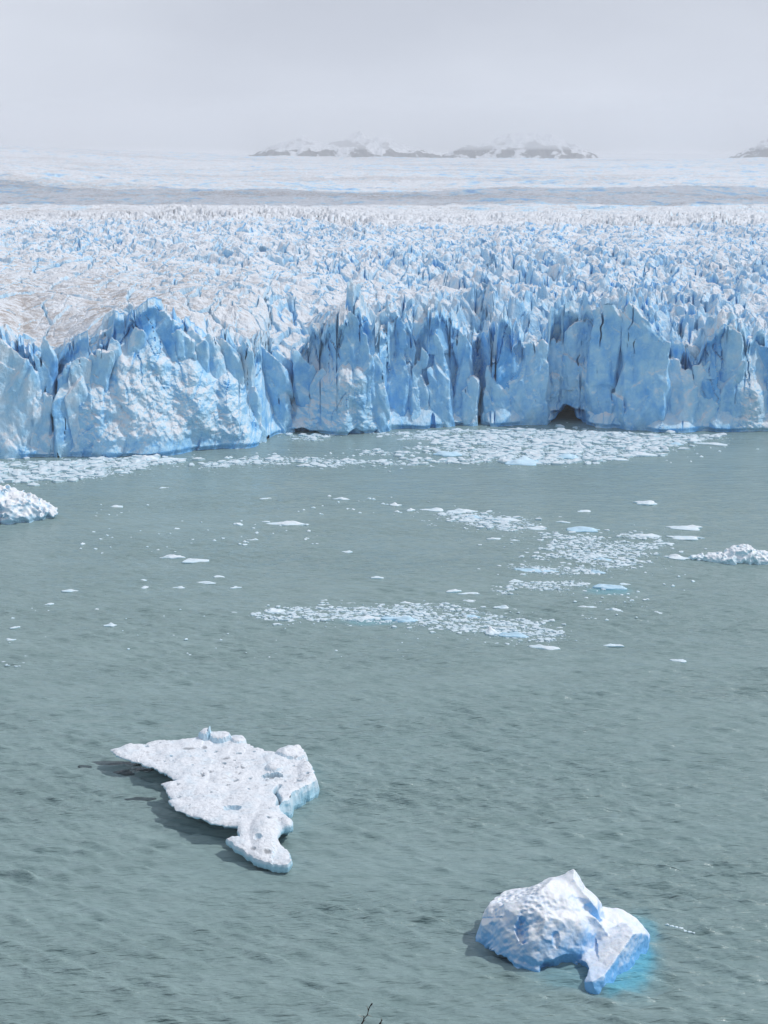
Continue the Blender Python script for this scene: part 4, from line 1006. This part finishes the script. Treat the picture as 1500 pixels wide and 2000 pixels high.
scatter_small('g', spots_in(8, 1290, 1400, 1120, 1160, 7, (4, 9)), 'tiny white ice fragment in open water under the craggy right-edge iceberg', 'fragments under the right-edge iceberg', 27)
scatter_small('h', spots_in(12, 1260, 1480, 870, 905, 8, (4, 10)), 'tiny white ice fragment in the water under the cliff at far right', 'fragments under the far right cliff', 28)
scatter_small('i', spots_in(30, 400, 900, 885, 915, 9, (5, 14)), 'small white ice fragment in the loose band along the middle of the cliff', 'fragments along the middle of the cliff', 29)

scatter_small('j', [(1303, 1806, 7), (1312, 1809, 9), (1321, 1811, 7), (1330, 1814, 10), (1338, 1817, 8), (1347, 1820, 7), (1355, 1822, 5)], 'tiny white fleck of wake foam in the short streak right of the tall blue iceberg', 'foam flecks in the streak by the tall blue iceberg', 31)  # fragment meshes reused to stand for a streak of wake foam
# dense brash: the rest of the fragments, nobody could count them
PATCH = [  # polygon in picture, cover, size range m
 ([(-60, 905), (150, 900), (290, 890), (360, 897), (350, 905), (270, 912), (230, 925), (170, 935), (90, 942), (-60, 944)], 0.72, (0.9, 3.2)),
 ([(940, 842), (1060, 838), (1250, 848), (1420, 852), (1330, 868), (1300, 880), (1250, 890), (1180, 900), (1080, 908), (1000, 906), (950, 895), (900, 890), (960, 870), (850, 866), (890, 855)], 0.71, (0.9, 3.4)),
 ([(560, 850), (760, 846), (940, 838), (1010, 852), (900, 862), (760, 858), (600, 862)], 0.40, (0.8, 2.6)),
 ([(700, 880), (1000, 862), (1010, 872), (850, 888), (720, 890)], 0.42, (0.8, 2.6)),
 ([(430, 905), (480, 896), (560, 892), (700, 900), (800, 898), (960, 894), (960, 904), (820, 908), (640, 913), (500, 908)], 0.38, (0.8, 2.6)),
 ([(400, 900), (480, 896), (480, 912), (400, 914)], 0.45, (0.8, 2.2)),
 ([(800, 996), (900, 998), (1020, 1014), (1060, 1030), (1010, 1038), (960, 1036), (900, 1024), (870, 1010), (820, 1002)], 0.55, (0.6, 2.0)),
 ([(1060, 1040), (1120, 1048), (1230, 1040), (1290, 1050), (1290, 1062), (1250, 1080), (1280, 1096), (1200, 1110), (1100, 1092), (1000, 1086), (1090, 1068)], 0.50, (0.5, 2.0)),
 ([(990, 1102), (1100, 1108), (1190, 1112), (1200, 1122), (1060, 1122), (1000, 1112)], 0.45, (0.5, 1.8)),
 ([(955, 1155), (1010, 1138), (1130, 1136), (1150, 1142), (1070, 1155), (1060, 1164), (990, 1160)], 0.62, (0.5, 1.6)),
 ([(495, 1200), (560, 1186), (700, 1186), (860, 1178), (910, 1182), (960, 1200), (1040, 1214), (1080, 1236), (1110, 1238), (1080, 1246), (1060, 1256), (1000, 1246), (940, 1234), (850, 1226), (790, 1218), (700, 1212), (560, 1212), (520, 1212)], 0.71, (0.45, 1.7)),
 ([(440, 1225), (500, 1205), (520, 1215), (480, 1240)], 0.18, (0.3, 0.8)),
 ([(0, 1290), (40, 1290), (30, 1316), (0, 1320)], 0.30, (0.3, 0.9)),
 ([(1120, 1175), (1250, 1175), (1180, 1215), (1130, 1205)], 0.06, (0.3, 0.8)),
]
def build_brash():
    rs = np.random.RandomState(77)
    VV = []; FF = []; base = 0
    for poly, cover, (s0, s1) in PATCH:
        W = np.array([at(a, b) for a, b in poly])
        lo, hi = W.min(0), W.max(0)
        ar = 0.5 * abs(np.sum(W[:, 0] * np.roll(W[:, 1], -1) - np.roll(W[:, 0], -1) * W[:, 1]))
        mean = s0 * 0.80
        n = int(ar * cover / (mean * mean * 0.62)); n = min(n, 20000)
        P = lo + rs.rand(int(n * 2.5), 2) * (hi - lo)
        c = np.zeros(len(P), bool)
        for i in range(len(W)):
            a = W[i]; b = W[(i + 1) % len(W)]
            m = ((a[1] > P[:, 1]) != (b[1] > P[:, 1]))
            c ^= m & (P[:, 0] + 4.5 * fbm2(P[:, 0] * .10, P[:, 1] * .10, 3, 5) + 2.0 * rs.randn(len(P)) ** 3 * .5 < (b[0] - a[0]) * (P[:, 1] - a[1]) / (b[1] - a[1] + 1e-12) + a[0])
        dens = fbm2(P[:, 0] * 0.035, P[:, 1] * 0.07, 4, 61)
        c &= dens > (-0.55 if cover > .7 else (0.30 - cover) * 1.0)
        P = P[c][:n]
        so_ = rs.rand(len(P)) < .13; P[so_] += rs.randn(so_.sum(), 2) * [9, 7] * (.5 if hi[1] < 430 else 1)
        for p in P:
            s = min(s1 * (1.9 if hi[1] > 480 else 1.25), s0 * .40 * (1 - rs.rand()) ** -0.70)
            k = rs.randint(5, 8); th = np.sort(rs.rand(k) * 2 * PI + 0.0); th = (np.arange(k) + rs.rand(k) * .7) * 2 * PI / k
            r = s * .5 * (0.65 + 0.45 * rs.rand(k)); asp = rs.uniform(.55, 1.0); ro = rs.rand() * PI
            ca, sa = math.cos(ro), math.sin(ro)
            x = np.cos(th) * r; y = np.sin(th) * r * asp; x, y = x * ca - y * sa, x * sa + y * ca
            hgt = s * rs.uniform(.07, .26)
            tx, ty = rs.uniform(-.12, .12, 2)
            bot = np.stack([p[0] + x, p[1] + y, np.full(k, -0.12)], -1)
            mid = np.stack([p[0] + x * .96, p[1] + y * .96, np.full(k, hgt * .55) + x * tx + y * ty], -1)
            top = np.array([[p[0] + rs.uniform(-.15, .15) * s, p[1] + rs.uniform(-.15, .15) * s, hgt]])
            VV.append(np.concatenate([bot, mid, top]))
            i = np.arange(k); j = (i + 1) % k
            f = np.concatenate([np.stack([i, j, j + k], -1), np.stack([i, j + k, i + k], -1), np.stack([i + k, j + k, np.full(k, 2 * k)], -1)]) + base
            FF.append(f); base += 2 * k + 1
    o = mesh_from('brash_ice', np.concatenate(VV), np.concatenate(FF), M_BRASH, smooth=False)
    set_props(o, 'dense drift of crushed ice fragments floating on the lake', kind='stuff')
    print('brash pieces', len(VV))
build_brash()

# ------------------------------------------------------------------ a cloud whose shadow crosses the icefield
def build_cloud():
    m = MT('cloud_vapour'); m.b.inputs['Base Color'].default_value = (0.85, 0.86, 0.88, 1); m.b.inputs['Roughness'].default_value = 1.0
    m.b.inputs['Specular IOR Level'].default_value = 0.0; m.b.inputs['Alpha'].default_value = 0.40
    h = 1500.0; off = h / math.tan(R(SUN_EL))
    ox = math.sin(R(SUN_AZ)) * off; oy = math.cos(R(SUN_AZ)) * off
    nu, nv = 220, 60
    u = np.linspace(-1, 1, nu); v = np.linspace(-1, 1, nv)
    U, V = np.meshgrid(u, v)
    half = 780 * (1 + 0.25 * n2(U * 3, V * 0, 701)) * np.sqrt(np.clip(1 - U ** 8, 0, 1))
    X = ox + 100 + U * 2600; Y = oy + 3500 + U * 120 + V * half + 330 * fbm2(U * 5, V * 1.2, 4, 703) + 260 * n2(U * 2.2, V * 0 + 3, 704) + 200 * U * U
    th = np.sqrt(np.clip(1 - V ** 2, 0, 1)) * np.sqrt(np.clip(1 - U ** 8, 0, 1))
    top = h + 160 * th * (1 + 0.6 * fbm2(U * 8, V * 3, 4, 705)); bot = h - 50 * th * (1 + 0.6 * fbm2(U * 8, V * 3, 3, 706))
    P = np.concatenate([np.stack([X, Y, top], -1).reshape(-1, 3), np.stack([X, Y, bot], -1).reshape(-1, 3)])
    f = grid_faces(nv, nu)
    o = mesh_from('cloud', P, np.concatenate([f, f[:, ::-1] + nu * nv]), m.m); set_props(o, kind='stuff')
build_cloud()

# ------------------------------------------------------------------ the hillside under the camera and the shrub whose twigs reach into view
def build_foreground():
    m = MT('hillside_soil')
    m.l(m.mix(m.rng(m.noise(1.5, 5), .4, .6), (0.10, 0.085, 0.06), (0.06, 0.075, 0.035)), m.b.inputs['Base Color']); m.b.inputs['Roughness'].default_value = 0.9
    m.l(m.bump(m.noise(6, 5), .1), m.b.inputs['Normal'])
    nx, ny = 120, 90
    x = np.linspace(-140, 140, nx); y = np.concatenate([np.linspace(-120, 0, 20), np.linspace(1, 105, ny - 20)])
    X, Y = np.meshgrid(x, y)
    Z = CAM_H - 1.7 - np.where(Y > 0, np.where(Y < 3.2, Y * 0.45, 1.44 + (Y - 3.2) * 1.32), Y * -0.03 * 0) + fbm2(X * .1, Y * .1, 4, 801) * np.clip(np.abs(Y) * .08 + np.abs(X) * .05, 0, 2.0)
    o = mesh_from('hillside', np.stack([X, Y, Z], -1).reshape(-1, 3), grid_faces(ny, nx), m.m); set_props(o, kind='structure')
    # shrub
    mw = MT('dark_bark'); mw.l(mw.mix(mw.rng(mw.noise(60, 3), .4, .6), (0.018, 0.014, 0.012), (0.05, 0.035, 0.028)), mw.b.inputs['Base Color']); mw.b.inputs['Roughness'].default_value = 0.8
    mt_ = MT('pale_thorn'); mt_.b.inputs['Base Color'].default_value = (0.30, 0.22, 0.16, 1)
    YD = 3.0
    def pt(px, py, y=YD):
        r = ray(px, py); t = y / r[1]; return Vector((r[0] * t, y, CAM_H + r[2] * t))
    def tube(bm, pts, rad, seg=7):
        rings = []
        for i, (p, r) in enumerate(zip(pts, rad)):
            d = (pts[min(i + 1, len(pts) - 1)] - pts[max(i - 1, 0)]).normalized()
            a = d.orthogonal().normalized(); b = d.cross(a)
            rings.append([bm.verts.new(p + (a * math.cos(2 * PI * k / seg) + b * math.sin(2 * PI * k / seg)) * r) for k in range(seg)])
        for A, B in zip(rings, rings[1:]):
            for k in range(seg): bm.faces.new((A[k], A[(k + 1) % seg], B[(k + 1) % seg], B[k]))
        bm.faces.new(rings[-1]); bm.faces.new(rings[0][::-1])
    gz = CAM_H - 1.7 - 3.0 * 0.45 - 0.1
    base = pt(700, 2100); base = Vector((base.x - .05, 3.05, gz))
    root = empty('thorny_shrub', base)
    set_props(root, 'dark bare shrub whose two thorny twig tips poke up at the bottom edge', 'shrub')
    def part(name, bm, mat):
        me = bpy.data.meshes.new(name); bm.to_mesh(me); bm.free(); me.materials.append(mat)
        for p in me.polygons: p.use_smooth = True
        me.transform(Matrix.Translation(-base))
        o = bpy.data.objects.new(name, me); C.objects.link(o); o.parent = root; return o
    def cpt(a, b): return pt(640 + a / 9.375, 1940 + b / 9.375)
    bm = bmesh.new()
    tube(bm, [base, base + Vector((.03, 0, .35)), pt(690, 2090), pt(700, 2030), cpt(625, 555), cpt(655, 505), cpt(665, 450)], [.012, .010, .006, .0035, .0018, .0017, .0013])
    tube(bm, [cpt(660, 465), cpt(695, 430), cpt(730, 395), cpt(738, 345), cpt(748, 300), cpt(768, 252), cpt(800, 200), cpt(815, 185)], [.0013, .0010, .0012, .0009, .0014, .0010, .0016, .0006])
    for (x_, y_, r_) in ((730, 395, .0016), (745, 300, .0017), (768, 255, .0015), (802, 205, .0022), (812, 190, .0016), (664, 425, .0016)):
        bmesh.ops.create_icosphere(bm, subdivisions=2, radius=r_, matrix=Matrix.Translation(cpt(x_, y_)))
    part('branch', bm, mw.m)
    bm = bmesh.new()
    tube(bm, [base + Vector((.03, 0, .3)), pt(735, 2090), pt(740, 2030), cpt(950, 560), cpt(970, 540), cpt(985, 500), cpt(992, 488)], [.008, .006, .003, .0020, .0018, .0010, .0008])
    for (x_, y_, r_) in ((965, 550, .0024), (990, 492, .0019)):
        bmesh.ops.create_icosphere(bm, subdivisions=2, radius=r_, matrix=Matrix.Translation(cpt(x_, y_)))
    part('branch', bm, mw.m)
    for a, b in (((655, 440), (555, 400)), ((660, 505), (710, 482)), ((735, 395), (815, 432)), ((738, 290), (712, 225)), ((985, 490), (978, 440))):
        bm = bmesh.new(); tube(bm, [cpt(*a), cpt(*b)], [.0008, .0002], 5); part('thorn', bm, mt_.m)
build_foreground()

# ------------------------------------------------------------------ haze
def box(name, lo, hi, mat):
    v = [(x, y, z) for x in (lo[0], hi[0]) for y in (lo[1], hi[1]) for z in (lo[2], hi[2])]
    f = [(0, 1, 3, 2), (4, 6, 7, 5), (0, 4, 5, 1), (2, 3, 7, 6), (0, 2, 6, 4), (1, 5, 7, 3)]
    return mesh_from(name, v, f, mat, smooth=False)
hm = bpy.data.materials.new('haze_air'); hm.use_nodes = True; t = hm.node_tree; t.nodes.clear()
pv = t.nodes.new('ShaderNodeVolumePrincipled'); oo = t.nodes.new('ShaderNodeOutputMaterial'); t.links.new(pv.outputs[0], oo.inputs['Volume'])
pv.inputs['Color'].default_value = (0.97, 0.98, 1.0, 1); pv.inputs['Density'].default_value = 7.0e-5; pv.inputs['Anisotropy'].default_value = 0.0
hz = box('haze', (-9000, -300, -6), (9000, 16500, 640), hm); set_props(hz, kind='stuff')

mm = bpy.data.materials.new('mist_vapour'); mm.use_nodes = True; t = mm.node_tree; t.nodes.clear()
pv = t.nodes.new('ShaderNodeVolumePrincipled'); oo = t.nodes.new('ShaderNodeOutputMaterial'); t.links.new(pv.outputs[0], oo.inputs['Volume'])
pv.inputs['Color'].default_value = (0.97, 0.98, 1.0, 1); pv.inputs['Density'].default_value = 4.0e-4; pv.inputs['Anisotropy'].default_value = 0.0
ms = box('mist', (-8900, 10600, 275), (8900, 16400, 635), mm); set_props(ms, kind='stuff')
